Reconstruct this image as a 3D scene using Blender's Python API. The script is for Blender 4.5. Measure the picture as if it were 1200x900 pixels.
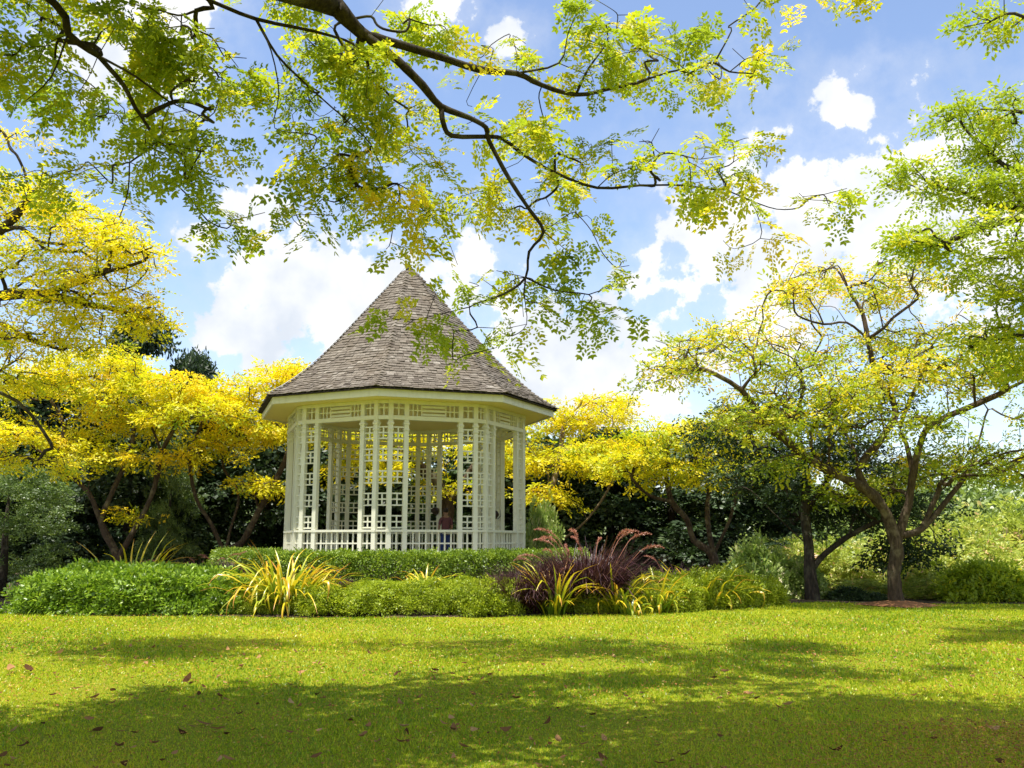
import bpy, math, random
import numpy as np
from mathutils import Vector, Matrix

for o in list(bpy.data.objects):
    bpy.data.objects.remove(o, do_unlink=True)
SC = bpy.context.scene
COL = SC.collection
R = math.radians
rng = np.random.default_rng(7)
random.seed(7)

# ---------------------------------------------------------------- camera
F = 1100.0                       # focal length in photograph pixels (1200 wide)
PITCH = math.atan(185.0 / F)
CAM = np.array([0.0, 0.0, 1.6])
cam = bpy.data.cameras.new('camera')
cam.sensor_width = 36.0
cam.lens = F / 1200.0 * 36.0
cam.clip_end = 2000.0
camo = bpy.data.objects.new('camera', cam)
camo.location = CAM
camo.rotation_euler = (math.pi / 2 + PITCH, 0, 0)
COL.objects.link(camo)
SC.camera = camo
cp, sp = math.cos(PITCH), math.sin(PITCH)


def direction(px, py):
    u = (px - 600.0) / F
    v = (450.0 - py) / F
    d = np.array([u, cp - v * sp, sp + v * cp])
    return d


def W(px, py, Y):
    """world point on the ray through a photograph pixel at ground distance Y"""
    d = direction(px, py)
    return CAM + d * (Y / d[1])


# ---------------------------------------------------------------- sky, sun, exposure
SUN_EL = 74.0
sun_h = np.array([-0.60, -0.80])          # towards the sun: behind the camera, to its left
sun_dir = np.array([sun_h[0] * math.cos(R(SUN_EL)), sun_h[1] * math.cos(R(SUN_EL)), math.sin(R(SUN_EL))])
sl = bpy.data.lights.new('sun', 'SUN')
sl.energy = 5.0
sl.angle = R(0.53)
sl.color = (1.0, 0.955, 0.87)
so = bpy.data.objects.new('sun', sl)
so.rotation_euler = Vector(sun_dir).to_track_quat('Z', 'Y').to_euler()
so.location = (-20, -30, 60)
COL.objects.link(so)

world = bpy.data.worlds.new('World')
SC.world = world
world.use_nodes = True
wt = world.node_tree
for n in list(wt.nodes):
    wt.nodes.remove(n)


class NT:
    def __init__(self, tree):
        self.t = tree

    def n(self, typ, **kw):
        nd = self.t.nodes.new(typ)
        for k, v in kw.items():
            if k == 'inp':
                for a, b in v.items():
                    if isinstance(b, bpy.types.NodeSocket):
                        self.t.links.new(b, nd.inputs[a])
                    else:
                        nd.inputs[a].default_value = b
            else:
                setattr(nd, k, v)
        return nd

    def math(self, op, a, b=0.0, c=0.0, clamp=False):
        nd = self.n('ShaderNodeMath', operation=op, use_clamp=clamp, inp={0: a, 1: b, 2: c})
        return nd.outputs[0]

    def ramp(self, fac, stops, interp='LINEAR'):
        nd = self.n('ShaderNodeValToRGB', inp={0: fac})
        cr = nd.color_ramp
        cr.interpolation = interp
        while len(cr.elements) > 1:
            cr.elements.remove(cr.elements[0])
        cr.elements[0].position = stops[0][0]
        cr.elements[0].color = (*stops[0][1], 1)
        for p, c in stops[1:]:
            e = cr.elements.new(p)
            e.color = (*c, 1)
        return nd.outputs[0]

    def mix(self, fac, a, b, blend='MIX'):
        nd = self.n('ShaderNodeMix', data_type='RGBA', blend_type=blend)
        for s, v in ((nd.inputs[0], fac), (nd.inputs[6], a), (nd.inputs[7], b)):
            if isinstance(v, bpy.types.NodeSocket):
                self.t.links.new(v, s)
            else:
                s.default_value = v if not isinstance(v, tuple) or len(v) == 4 else (*v, 1)
        return nd.outputs[2]

    def noise(self, vec, scale, detail=4, rough=0.55, dist=0.0):
        nd = self.n('ShaderNodeTexNoise', inp={'Scale': scale, 'Detail': detail, 'Roughness': rough, 'Distortion': dist})
        if vec is not None:
            self.t.links.new(vec, nd.inputs['Vector'])
        return nd.outputs['Fac']


wn = NT(wt)
sky = wn.n('ShaderNodeTexSky', sky_type='NISHITA', sun_disc=False)
sky.sun_elevation = R(SUN_EL)
sky.sun_rotation = math.atan2(sun_dir[0], sun_dir[1])
sky.altitude = 20
sky.air_density = 1.0
sky.dust_density = 1.0
sky.ozone_density = 1.2
tc = wn.n('ShaderNodeTexCoord').outputs['Generated']
dn = wn.n('ShaderNodeVectorMath', operation='NORMALIZE', inp={0: tc}).outputs[0]
warp = wn.n('ShaderNodeTexNoise', inp={'Vector': dn, 'Scale': 9.0, 'Detail': 3.0})
wv = wn.n('ShaderNodeVectorMath', operation='SUBTRACT', inp={0: warp.outputs['Color'], 1: (0.5, 0.5, 0.5)}).outputs[0]
wv = wn.n('ShaderNodeVectorMath', operation='SCALE', inp={0: wv, 'Scale': 0.05}).outputs[0]
dw = wn.n('ShaderNodeVectorMath', operation='ADD', inp={0: dn, 1: wv}).outputs[0]
CLOUDS = [(335, 330, 78), (395, 340, 78), (300, 395, 50), (430, 385, 55), (300, 250, 42),
          (690, 425, 85), (620, 400, 70), (770, 430, 60), (545, 320, 45),
          (850, 285, 72), (930, 275, 85), (1010, 255, 85), (1080, 205, 60), (1160, 280, 90), (900, 330, 70),
          (985, 112, 30), (1025, 125, 20), (150, 75, 55), (215, 15, 36), (515, 12, 36), (598, 36, 18), (225, 285, 22)]
acc = None
for (cx, cy, cr_) in CLOUDS:
    d = direction(cx, cy)
    d = d / np.linalg.norm(d)
    ds = wn.n('ShaderNodeVectorMath', operation='DISTANCE', inp={0: dw, 1: tuple(d)}).outputs['Value']
    v = wn.math('MULTIPLY_ADD', ds, -F * 0.97 / cr_, 1.0)
    acc = v if acc is None else wn.math('SMOOTH_MAX', acc, v, 0.25)
# the sky elsewhere carries the same scattered cumulus
gen = wn.noise(dn, 2.6, 3, 0.5)
gen = wn.math('MULTIPLY_ADD', gen, 6.0, -3.35)
ahead = wn.n('ShaderNodeVectorMath', operation='DISTANCE', inp={0: dn, 1: (0, cp, sp)}).outputs['Value']
out_f = wn.math('MULTIPLY_ADD', ahead, 3.0, -2.2, clamp=True)
gen = wn.math('MULTIPLY_ADD', out_f, wn.math('ADD', gen, 2.0), -2.0)
acc = wn.math('MAXIMUM', acc, gen)
fb = wn.noise(dn, 24.0, 10, 0.60)
fb2 = wn.noise(dn, 5.0, 4, 0.5)
dens = wn.math('ADD', acc, wn.math('MULTIPLY_ADD', fb, 4.0, -1.97))
dens = wn.math('ADD', dens, wn.math('MULTIPLY_ADD', fb2, 1.4, -0.7))
mask = wn.n('ShaderNodeMapRange', interpolation_type='SMOOTHSTEP', inp={0: dens, 1: -0.10, 2: 0.34, 3: 0.0, 4: 1.0}).outputs[0]
wisp = wn.n('ShaderNodeMapRange', interpolation_type='SMOOTHSTEP', inp={0: dens, 1: -1.5, 2: 0.5, 3: 0.0, 4: 0.26}).outputs[0]
mask = wn.math('MAXIMUM', mask, wisp)
shade = wn.noise(dn, 11.0, 5, 0.5)
ccol = wn.ramp(shade, [(0.36, (4.7, 5.1, 5.7)), (0.60, (6.8, 6.8, 6.8))])
SKY_MUL = (1.55, 1.50, 1.52, 1)
skyc = wn.mix(1.0, sky.outputs[0], SKY_MUL, 'MULTIPLY')
colr = wn.mix(mask, skyc, ccol)
bg = wn.n('ShaderNodeBackground', inp={'Color': colr, 'Strength': 0.1})
wo = wn.n('ShaderNodeOutputWorld', inp={'Surface': bg.outputs[0]})

vs = SC.view_settings
vs.view_transform = 'Standard'
vs.look = 'None'
vs.exposure = 0.75
vs.gamma = 1.0
vs.use_curve_mapping = False

# ---------------------------------------------------------------- helpers
def mesh_np(name, V, faces, mat, var=None, smooth=False):
    """faces: (n,k) int array or list of such arrays"""
    if isinstance(faces, np.ndarray):
        faces = [faces]
    faces = [np.asarray(f, dtype=np.int32) for f in faces if len(f)]
    V = np.asarray(V, dtype=np.float32)
    me = bpy.data.meshes.new(name)
    me.vertices.add(len(V))
    me.vertices.foreach_set('co', V.ravel())
    loops = np.concatenate([f.ravel() for f in faces])
    sizes = np.concatenate([np.full(len(f), f.shape[1], np.int32) for f in faces])
    me.loops.add(len(loops))
    me.loops.foreach_set('vertex_index', loops)
    me.polygons.add(len(sizes))
    starts = np.concatenate([[0], np.cumsum(sizes)[:-1]]).astype(np.int32)
    me.polygons.foreach_set('loop_start', starts)
    if smooth:
        me.polygons.foreach_set('use_smooth', np.ones(len(sizes), bool))
    else:
        me.polygons.foreach_set('use_smooth', np.zeros(len(sizes), bool))
    if var is not None:
        a = me.attributes.new('var', 'FLOAT', 'POINT')
        a.data.foreach_set('value', np.asarray(var, np.float32))
    me.update(calc_edges=True)
    me.validate()
    if mat is not None:
        me.materials.append(mat)
    return me


def link(name, data, parent=None, loc=(0, 0, 0), rz=0.0, scale=None):
    o = bpy.data.objects.new(name, data)
    COL.objects.link(o)
    o.location = loc
    if rz:
        o.rotation_euler = (0, 0, rz)
    if scale is not None:
        o.scale = scale
    if parent is not None:
        o.parent = parent
    return o


def tag(o, label=None, cat=None, group=None, kind=None):
    if label:
        o['label'] = label
    if cat:
        o['category'] = cat
    if group:
        o['group'] = group
    if kind:
        o['kind'] = kind
    return o


def thing(name, label, cat, loc=(0, 0, 0), group=None, rz=0.0):
    o = link(name, None, None, loc, rz)
    o.empty_display_size = 0.3
    return tag(o, label, cat, group)


class MB:
    def __init__(self):
        self.v = []
        self.f = {}
        self.n = 0
        self.var = []

    def add(self, verts, faces, var=0.5):
        b = self.n
        self.v.extend(verts)
        self.var.extend([var] * len(verts))
        for f in faces:
            self.f.setdefault(len(f), []).append([i + b for i in f])
        self.n += len(verts)

    def box(self, x0, x1, y0, y1, z0, z1, M=None, var=0.5):
        vs_ = [(x, y, z) for z in (z0, z1) for y in (y0, y1) for x in (x0, x1)]
        if M is not None:
            vs_ = [tuple(M @ Vector(p)) for p in vs_]
        self.add(vs_, [(0, 2, 3, 1), (4, 5, 7, 6), (0, 1, 5, 4), (2, 6, 7, 3), (0, 4, 6, 2), (1, 3, 7, 5)], var)

    def mesh(self, name, mat, smooth=False):
        return mesh_np(name, np.array(self.v), [np.array(f) for f in self.f.values()], mat, self.var, smooth)


def nrm(a):
    return a / np.maximum(np.linalg.norm(a, axis=-1, keepdims=True), 1e-9)


def place(tmpl, pos, xdir, zdir, scale, var, jit=0.06):
    """copies a leaf template onto many positions -> V, F, var arrays"""
    TV, TF = tmpl
    N = len(pos)
    x = nrm(xdir)
    z = nrm(zdir - (zdir * x).sum(1, keepdims=True) * x)
    y = np.cross(z, x)
    M = np.stack([x, y, z], axis=2)                     # (N,3,3)
    V = np.einsum('nij,vj->nvi', M, TV) * np.asarray(scale).reshape(-1, 1, 1) + pos[:, None, :]
    k = TF.shape[1]
    Fc = (TF[None] + (np.arange(N) * len(TV))[:, None, None]).reshape(-1, k)
    vv = np.repeat(np.asarray(var, float)[:, None], len(TV), 1)
    # leaflets inside one leaf differ a little
    vv = vv + np.repeat(rng.normal(0, jit, (N, len(TV) // k)), k, axis=1)[:, :len(TV)] if len(TV) % k == 0 else vv
    return V.reshape(-1, 3), Fc, vv.ravel()


def kite(b, d, up, L, w, fold=0.0):
    """one leaflet as a quad: base b, direction d, in the plane with normal up"""
    d = d / np.linalg.norm(d)
    s = np.cross(up, d)
    s = s / np.linalg.norm(s)
    m = b + d * L * 0.52
    return [b, m + s * w * 0.5 + up * fold, b + d * L, m - s * w * 0.5 + up * fold]


def tmpl_from(quads):
    V = np.array([p for q in quads for p in q])
    return V, np.arange(len(V)).reshape(-1, 4)


def bipinnate(npairs, nleaf, L, pl, ll, lw, droop, seed):
    r = np.random.default_rng(seed)
    q = []
    for i in range(npairs):
        t = (i + 1) / npairs
        base = np.array([L * t, 0, -droop * t * t])
        for s in (-1, 1):
            ang = R(62 - 34 * t + r.normal(0, 6))
            d = np.array([math.cos(ang), s * math.sin(ang), -0.12 + r.normal(0, .12)])
            P = pl * (0.65 + 0.5 * t) * r.uniform(.85, 1.1)
            for j in range(nleaf):
                u = (j + 0.8) / nleaf
                b = base + d * P * u + np.array([0, 0, -0.25 * P * u * u])
                side = np.cross([0, 0, 1], d)
                side = side / np.linalg.norm(side)
                for ss in (-1, 1):
                    dd = side * ss + d * 0.75 + np.array([0, 0, r.normal(-.1, .25)])
                    up = np.array([r.normal(0, .3), r.normal(0, .3), 1.0])
                    up /= np.linalg.norm(up)
                    q.append(kite(b, dd, up, ll * (0.7 + 0.45 * u) * r.uniform(.85, 1.15), lw * (0.7 + 0.45 * u)))
                if j == nleaf - 1:
                    q.append(kite(b, d, np.array([0, 0, 1.0]), ll * 1.15, lw * 1.1))
    return tmpl_from(q)


def spray(n, L, ll, lw, spread, seed):
    """loose feathery spray of n leaflets"""
    r = np.random.default_rng(seed)
    q = []
    for i in range(n):
        t = (i + .5) / n
        s = -1 if i % 2 else 1
        b = np.array([L * t, s * spread * r.uniform(0, 1) * (1 - .5 * t), r.normal(0, .12) * spread - .15 * L * t * t])
        d = np.array([1.0, s * r.uniform(.2, 1.6), r.normal(-.15, .35)])
        up = np.array([r.normal(0, .45), r.normal(0, .45), 1.0])
        up /= np.linalg.norm(up)
        q.append(kite(b, d, up, ll * r.uniform(.7, 1.25), lw * r.uniform(.75, 1.2)))
    return tmpl_from(q)


LEAF_NEAR = [bipinnate(3, 4, .17, .105, .046, .025, .05, s) for s in range(3)] + [bipinnate(3, 3, .13, .09, .050, .027, .03, 9)]
LEAF_MID = [spray(13, .34, .105, .055, .14, s) for s in range(20, 24)]
LEAF_FAR = [spray(7, .45, .24, .13, .22, s) for s in range(30, 34)]
LEAF_ROSETTE = [spray(6, .10, .085, .036, .07, s) for s in range(40, 43)]
LEAF_TINY = [spray(5, .07, .045, .022, .05, s) for s in range(50, 53)]


def batch(tmpls, pos, xdir, zdir, scale, var, jit=0.06):
    idx = rng.integers(0, len(tmpls), len(pos))
    Vs, Fs, As = [], [], []
    off = 0
    for k, t in enumerate(tmpls):
        m = idx == k
        if not m.any():
            continue
        V, Fc, a = place(t, pos[m], xdir[m], zdir[m], np.asarray(scale)[m], np.asarray(var)[m], jit)
        Vs.append(V)
        Fs.append(Fc + off)
        As.append(a)
        off += len(V)
    return np.concatenate(Vs), np.concatenate(Fs), np.clip(np.concatenate(As), 0, 1)


# ---------------------------------------------------------------- materials
def new_mat(name):
    m = bpy.data.materials.new(name)
    m.use_nodes = True
    t = m.node_tree
    for n in list(t.nodes):
        t.nodes.remove(n)
    return m, NT(t)


def leaf_mat(name, stops, trans=0.42, gloss=0.05, rough=0.45, boost=1.25):
    m, t = new_mat(name)
    at = t.n('ShaderNodeAttribute', attribute_name='var').outputs['Fac']
    col = t.ramp(at, stops)
    dif = t.n('ShaderNodeBsdfDiffuse', inp={'Color': col})
    tcol = t.mix(1.0, col, (boost, boost * 1.02, boost * .7, 1), 'MULTIPLY')
    tr = t.n('ShaderNodeBsdfTranslucent', inp={'Color': tcol})
    mx = t.n('ShaderNodeMixShader', inp={0: trans, 1: dif.outputs[0], 2: tr.outputs[0]})
    gl = t.n('ShaderNodeBsdfGlossy', inp={'Color': (1, 1, 1, 1), 'Roughness': rough})
    mx2 = t.n('ShaderNodeMixShader', inp={0: gloss, 1: mx.outputs[0], 2: gl.outputs[0]})
    t.n('ShaderNodeOutputMaterial', inp={'Surface': mx2.outputs[0]})
    return m


def solid_mat(name, col, rough=0.7, var=0.12, scale=8.0, bump=0.0, bscale=40.0, col2=None, spec=0.3):
    m, t = new_mat(name)
    tcn = t.n('ShaderNodeTexCoord').outputs['Object']
    nz = t.noise(tcn, scale, 5, 0.6)
    c2 = col2 if col2 else tuple(c * (1 - var * 2) for c in col)
    c = t.ramp(nz, [(0.3, c2), (0.7, col)])
    p = t.n('ShaderNodeBsdfPrincipled', inp={'Base Color': c, 'Roughness': rough, 'Specular IOR Level': spec})
    if bump:
        b = t.n('ShaderNodeBump', inp={'Strength': bump, 'Distance': 0.02, 'Height': t.noise(tcn, bscale, 6, 0.65)})
        t.t.links.new(b.outputs[0], p.inputs['Normal'])
    t.n('ShaderNodeOutputMaterial', inp={'Surface': p.outputs[0]})
    return m


def bark_mat(name, a, b, c):
    m, t = new_mat(name)
    tcn = t.n('ShaderNodeTexCoord').outputs['Object']
    mp = t.n('ShaderNodeMapping', inp={0: tcn, 'Scale': (1, 1, 0.28)}).outputs[0]
    n1 = t.noise(mp, 22, 7, .65)
    n2 = t.noise(tcn, 2.6, 4, .6)
    base = t.ramp(n1, [(.32, a), (.66, b)])
    lich = t.n('ShaderNodeMapRange', inp={0: n2, 1: .52, 2: .68, 3: 0, 4: .75}).outputs[0]
    col = t.mix(lich, base, (*c, 1))
    p = t.n('ShaderNodeBsdfPrincipled', inp={'Base Color': col, 'Roughness': .9, 'Specular IOR Level': .15})
    bm = t.n('ShaderNodeBump', inp={'Strength': .7, 'Distance': .03, 'Height': n1})
    t.t.links.new(bm.outputs[0], p.inputs['Normal'])
    t.n('ShaderNodeOutputMaterial', inp={'Surface': p.outputs[0]})
    return m


M = {}
M['leaf_yellow'] = leaf_mat('yellow_leaf', [(0, (.20, .32, .02)), (.3, (.46, .50, .02)), (.65, (.76, .66, .015)), (1, (.80, .56, .015))], .45, .02)
M['leaf_mixed'] = leaf_mat('yellow_green_leaf', [(0, (.19, .28, .02)), (.4, (.40, .45, .025)), (.65, (.66, .57, .03)), (1, (.82, .54, .03))], .48, .02)
M['leaf_over'] = leaf_mat('overhead_leaf', [(0, (.14, .22, .02)), (.45, (.36, .43, .025)), (.75, (.68, .58, .03)), (1, (.82, .57, .04))], .50, .02, boost=1.3)
M['leaf_green'] = leaf_mat('fresh_green_leaf', [(0, (.18, .27, .02)), (.5, (.35, .43, .025)), (.85, (.54, .53, .03)), (1, (.74, .54, .03))], .48, .02)
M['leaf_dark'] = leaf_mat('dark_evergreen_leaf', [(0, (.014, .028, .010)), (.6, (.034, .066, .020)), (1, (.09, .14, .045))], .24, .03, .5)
M['leaf_wood'] = leaf_mat('woodland_leaf', [(0, (.04, .075, .018)), (.6, (.12, .19, .035)), (1, (.26, .34, .07))], .35, .04)
M['leaf_shrub'] = leaf_mat('bright_shrub_leaf', [(0, (.07, .14, .012)), (.5, (.19, .31, .018)), (1, (.36, .48, .04))], .33, .03, .4)
M['leaf_hedge'] = leaf_mat('hedge_leaf', [(0, (.06, .11, .012)), (.5, (.17, .26, .018)), (1, (.36, .44, .035))], .32, .025)
M['leaf_lime'] = leaf_mat('lime_shrub_leaf', [(0, (.12, .17, .010)), (.5, (.29, .37, .016)), (1, (.48, .50, .03))], .38, .02)
M['leaf_pale'] = leaf_mat('pale_shrub_leaf', [(0, (.14, .23, .04)), (.6, (.30, .40, .08)), (.9, (.48, .54, .18)), (1, (.66, .56, .34))], .38, .04)
M['leaf_twig'] = leaf_mat('yellowish_shrub_leaf', [(0, (.20, .27, .04)), (.5, (.42, .49, .07)), (.85, (.62, .60, .16)), (1, (.72, .44, .26))], .45, .03)
M['grass_purple'] = leaf_mat('purple_grass_blade', [(0, (.020, .008, .012)), (.55, (.060, .022, .030)), (.85, (.15, .075, .070)), (1, (.28, .17, .12))], .25, .03, .45)
M['plume'] = leaf_mat('grass_plume', [(0, (.22, .07, .06)), (.6, (.42, .17, .12)), (1, (.62, .38, .24))], .4, .02)
M['grass'] = leaf_mat('lawn_grass_blade', [(0, (.11, .22, .010)), (.45, (.36, .46, .014)), (.8, (.59, .56, .026)), (.93, (.62, .46, .05)), (1, (.50, .28, .06))], .42, .02, .36)
M['bark_dark'] = bark_mat('dark_bark', (.018, .014, .011), (.060, .048, .036), (.13, .12, .085))
M['bark'] = bark_mat('brown_bark', (.030, .021, .014), (.095, .068, .045), (.20, .165, .10))
M['bark_pale'] = bark_mat('pale_bark', (.10, .075, .048), (.24, .18, .11), (.30, .25, .16))

# strap leaf: green at the foot, orange-yellow towards the tip, each leaf its own mixture
mm, t = new_mat('strap_leaf')
tt = t.n('ShaderNodeAttribute', attribute_name='var').outputs['Fac']
oi = t.n('ShaderNodeObjectInfo').outputs['Random']
mix_ = t.math('MULTIPLY_ADD', oi, 0.75, t.math('MULTIPLY_ADD', tt, 0.85, -0.42))
nzz = t.noise(t.n('ShaderNodeTexCoord').outputs['Object'], 14, 3, .6)
mix_ = t.math('ADD', mix_, t.math('MULTIPLY_ADD', nzz, .3, -.15))
col = t.ramp(mix_, [(0, (.14, .24, .015)), (.22, (.32, .40, .02)), (.55, (.66, .56, .02)), (.85, (.74, .46, .025)), (1, (.62, .28, .05))])
dif = t.n('ShaderNodeBsdfDiffuse', inp={'Color': col})
tr = t.n('ShaderNodeBsdfTranslucent', inp={'Color': col})
mx = t.n('ShaderNodeMixShader', inp={0: .35, 1: dif.outputs[0], 2: tr.outputs[0]})
gl = t.n('ShaderNodeBsdfGlossy', inp={'Roughness': .35})
mx2 = t.n('ShaderNodeMixShader', inp={0: .06, 1: mx.outputs[0], 2: gl.outputs[0]})
t.n('ShaderNodeOutputMaterial', inp={'Surface': mx2.outputs[0]})
M['strap'] = mm

# lawn soil/thatch
mm, t = new_mat('lawn_ground')
tcn = t.n('ShaderNodeTexCoord').outputs['Object']
n1 = t.noise(tcn, 0.55, 4, .6)
n2 = t.noise(tcn, 28, 6, .7)
n3 = t.noise(tcn, 140, 4, .7)
c = t.ramp(n2, [(.28, (.08, .12, .010)), (.5, (.25, .27, .014)), (.68, (.42, .37, .03))])
c = t.mix(t.n('ShaderNodeMapRange', inp={0: n1, 1: .42, 2: .7, 3: 0, 4: .4}).outputs[0], c, (.30, .31, .025, 1))
c = t.mix(t.n('ShaderNodeMapRange', inp={0: n3, 1: .62, 2: .72, 3: 0, 4: .55}).outputs[0], c, (.36, .26, .06, 1))
p = t.n('ShaderNodeBsdfPrincipled', inp={'Base Color': c, 'Roughness': .9, 'Specular IOR Level': .1})
b = t.n('ShaderNodeBump', inp={'Strength': .8, 'Distance': .03, 'Height': n3})
t.t.links.new(b.outputs[0], p.inputs['Normal'])
t.n('ShaderNodeOutputMaterial', inp={'Surface': p.outputs[0]})
M['lawn'] = mm
M['soil'] = solid_mat('bed_soil', (.085, .055, .032), .95, col2=(.035, .024, .015), scale=9, bump=.8, bscale=60)
M['mulch'] = solid_mat('orange_mulch', (.34, .15, .06), .95, col2=(.14, .07, .03), scale=16, bump=.9, bscale=70)


def paint_mat(name, col, worn):
    m, t = new_mat(name)
    tcn = t.n('ShaderNodeTexCoord').outputs['Object']
    mp = t.n('ShaderNodeMapping', inp={0: tcn, 'Scale': (1, 1, .25)}).outputs[0]
    n1 = t.noise(mp, 6, 6, .65)
    n2 = t.noise(tcn, 60, 3, .6)
    f = t.n('ShaderNodeMapRange', inp={0: n1, 1: .5, 2: .8, 3: 0, 4: .6}).outputs[0]
    c = t.mix(f, (*col, 1), (*worn, 1))
    p = t.n('ShaderNodeBsdfPrincipled', inp={'Base Color': c, 'Roughness': .5, 'Specular IOR Level': .35})
    b = t.n('ShaderNodeBump', inp={'Strength': .12, 'Distance': .004, 'Height': n2})
    t.t.links.new(b.outputs[0], p.inputs['Normal'])
    t.n('ShaderNodeOutputMaterial', inp={'Surface': p.outputs[0]})
    return m


M['paint'] = paint_mat('cream_white_paint', (.70, .69, .55), (.50, .48, .34))
M['ceiling'] = paint_mat('cream_ceiling_bounce_tint', (.84, .72, .26), (.74, .62, .20))  # cream, made yellower in the colour to carry light bounced off the lawn
M['floor'] = solid_mat('bandstand_floor', (.60, .56, .46), .7, scale=3, bump=.1)
# shingles
mm, t = new_mat('weathered_shingle')
tcn = t.n('ShaderNodeTexCoord').outputs['Object']
at = t.n('ShaderNodeAttribute', attribute_name='var').outputs['Fac']
mp = t.n('ShaderNodeMapping', inp={0: tcn, 'Scale': (1, 1, .35)}).outputs[0]
g = t.noise(mp, 30, 6, .7)
big = t.noise(tcn, 1.3, 4, .6)
c = t.ramp(at, [(0, (.082, .068, .052)), (.4, (.160, .138, .108)), (.75, (.235, .208, .168)), (1, (.34, .31, .26))])
c = t.mix(t.n('ShaderNodeMapRange', inp={0: g, 1: .35, 2: .65, 3: .65, 4: 0}).outputs[0], c, (.07, .052, .042, 1))
c = t.mix(t.n('ShaderNodeMapRange', inp={0: big, 1: .45, 2: .75, 3: 0, 4: .45}).outputs[0], c, (.13, .10, .065, 1))
p = t.n('ShaderNodeBsdfPrincipled', inp={'Base Color': c, 'Roughness': .85, 'Specular IOR Level': .2})
b = t.n('ShaderNodeBump', inp={'Strength': .5, 'Distance': .01, 'Height': g})
t.t.links.new(b.outputs[0], p.inputs['Normal'])
t.n('ShaderNodeOutputMaterial', inp={'Surface': p.outputs[0]})
M['shingle'] = mm
M['deck'] = solid_mat('roof_deck', (.05, .04, .03), .9)
M['lead'] = solid_mat('grey_metal', (.42, .42, .42), .45, scale=20)
M['iron'] = solid_mat('dark_iron', (.035, .035, .04), .5, scale=20)
M['lampblack'] = solid_mat('dark_brown_housing', (.035, .018, .012), .5, scale=20)
M['dry'] = None
mm, t = new_mat('dry_fallen_leaf')
oi = t.n('ShaderNodeObjectInfo').outputs['Random']
nz = t.noise(t.n('ShaderNodeTexCoord').outputs['Object'], 30, 4, .6)
c = t.ramp(t.math('MULTIPLY_ADD', nz, .4, t.math('MULTIPLY_ADD', oi, .9, -.2)), [(0, (.07, .035, .018)), (.35, (.20, .10, .045)), (.7, (.40, .22, .10)), (1, (.55, .38, .20))])
dif = t.n('ShaderNodeBsdfDiffuse', inp={'Color': c})
tr = t.n('ShaderNodeBsdfTranslucent', inp={'Color': c})
mx = t.n('ShaderNodeMixShader', inp={0: .2, 1: dif.outputs[0], 2: tr.outputs[0]})
t.n('ShaderNodeOutputMaterial', inp={'Surface': mx.outputs[0]})
M['dry'] = mm
M['litter'] = leaf_mat('fallen_leaflet', [(0, (.16, .07, .03)), (.35, (.40, .17, .05)), (.7, (.55, .36, .04)), (1, (.55, .44, .16))], .25, .02)

# ---------------------------------------------------------------- ground
CX, CY = -3.235, 28.55          # bandstand centre
FLOOR = 0.92


def sstep(a, b, x):
    t_ = np.clip((x - a) / (b - a), 0, 1)
    return t_ * t_ * (3 - 2 * t_)


def height(x, y):
    x = np.asarray(x, float)
    y = np.asarray(y, float)
    r = np.hypot((x - CX) * 0.92, y - CY)
    h = 0.84 * (1 - sstep(4.3, 7.8, r))
    h += 0.035 * np.sin(x * .31 + 1.3) * np.sin(y * .23 + .5) * sstep(3, 10, y)
    h += 0.10 * np.exp(-((x - 6.2) / 2.2) ** 2 - ((y - 24) / 2.5) ** 2)
    h += 0.5 * sstep(30, 60, y)
    return h


def ground_pt(px, Y):
    x = W(px, 635, Y)[0]
    return np.array([x, Y, float(height(x, Y))])


def grid_mesh(name, xs, ys, mat, dz=0.0, keep=None, ymap=None):
    X, Yg = np.meshgrid(xs, ys)
    if ymap is not None:
        Yg = ymap(X, Yg)
    Z = height(X, Yg) + dz
    V = np.stack([X, Yg, Z], -1).reshape(-1, 3)
    nx, ny = len(xs), len(ys)
    i = np.arange(nx - 1)[None, :] + nx * np.arange(ny - 1)[:, None]
    Fq = np.stack([i, i + 1, i + nx + 1, i + nx], -1).reshape(-1, 4)
    return mesh_np(name, V, Fq, mat, smooth=True)


xs = np.concatenate([-np.geomspace(500, 21, 14), np.arange(-20, 20.1, .4), np.geomspace(21, 500, 14)])
ys = np.concatenate([np.array([-60, -30, -15, -8, -4]), np.arange(-2, 42, .4), np.geomspace(42.5, 900, 22)])
tag(link('lawn', grid_mesh('lawn', xs, ys, M['lawn'])), kind='structure')

EDGE_PX = [(-300, 22.5), (-60, 22.3), (10, 21.6), (40, 21.0), (160, 20.6), (300, 20.6), (450, 20.7), (615, 21.3), (680, 21.7), (780, 22.1),
           (905, 23.3), (960, 25.0), (1048, 25.3), (1200, 25.0), (1500, 25.2), (1900, 26)]
EX = np.array([W(a, 635, b_)[0] for a, b_ in EDGE_PX])
EY = np.array([b_ for a, b_ in EDGE_PX])


def edge(x):
    return np.interp(x, EX, EY, left=EY[0], right=EY[-1])


xb = np.arange(-60, 60.1, .4)
tb = np.concatenate([np.linspace(0, 1, 60) * .35, np.linspace(.37, 1, 20)])


def ybed(X, T):
    e = edge(X) + .06 * np.sin(X * 3.1) + .05 * np.sin(X * 7.7)
    return e + T * (75 - e)


tag(link('planting_bed', grid_mesh('planting_bed', xb, tb, M['soil'], .012, ymap=ybed)), kind='structure')
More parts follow.
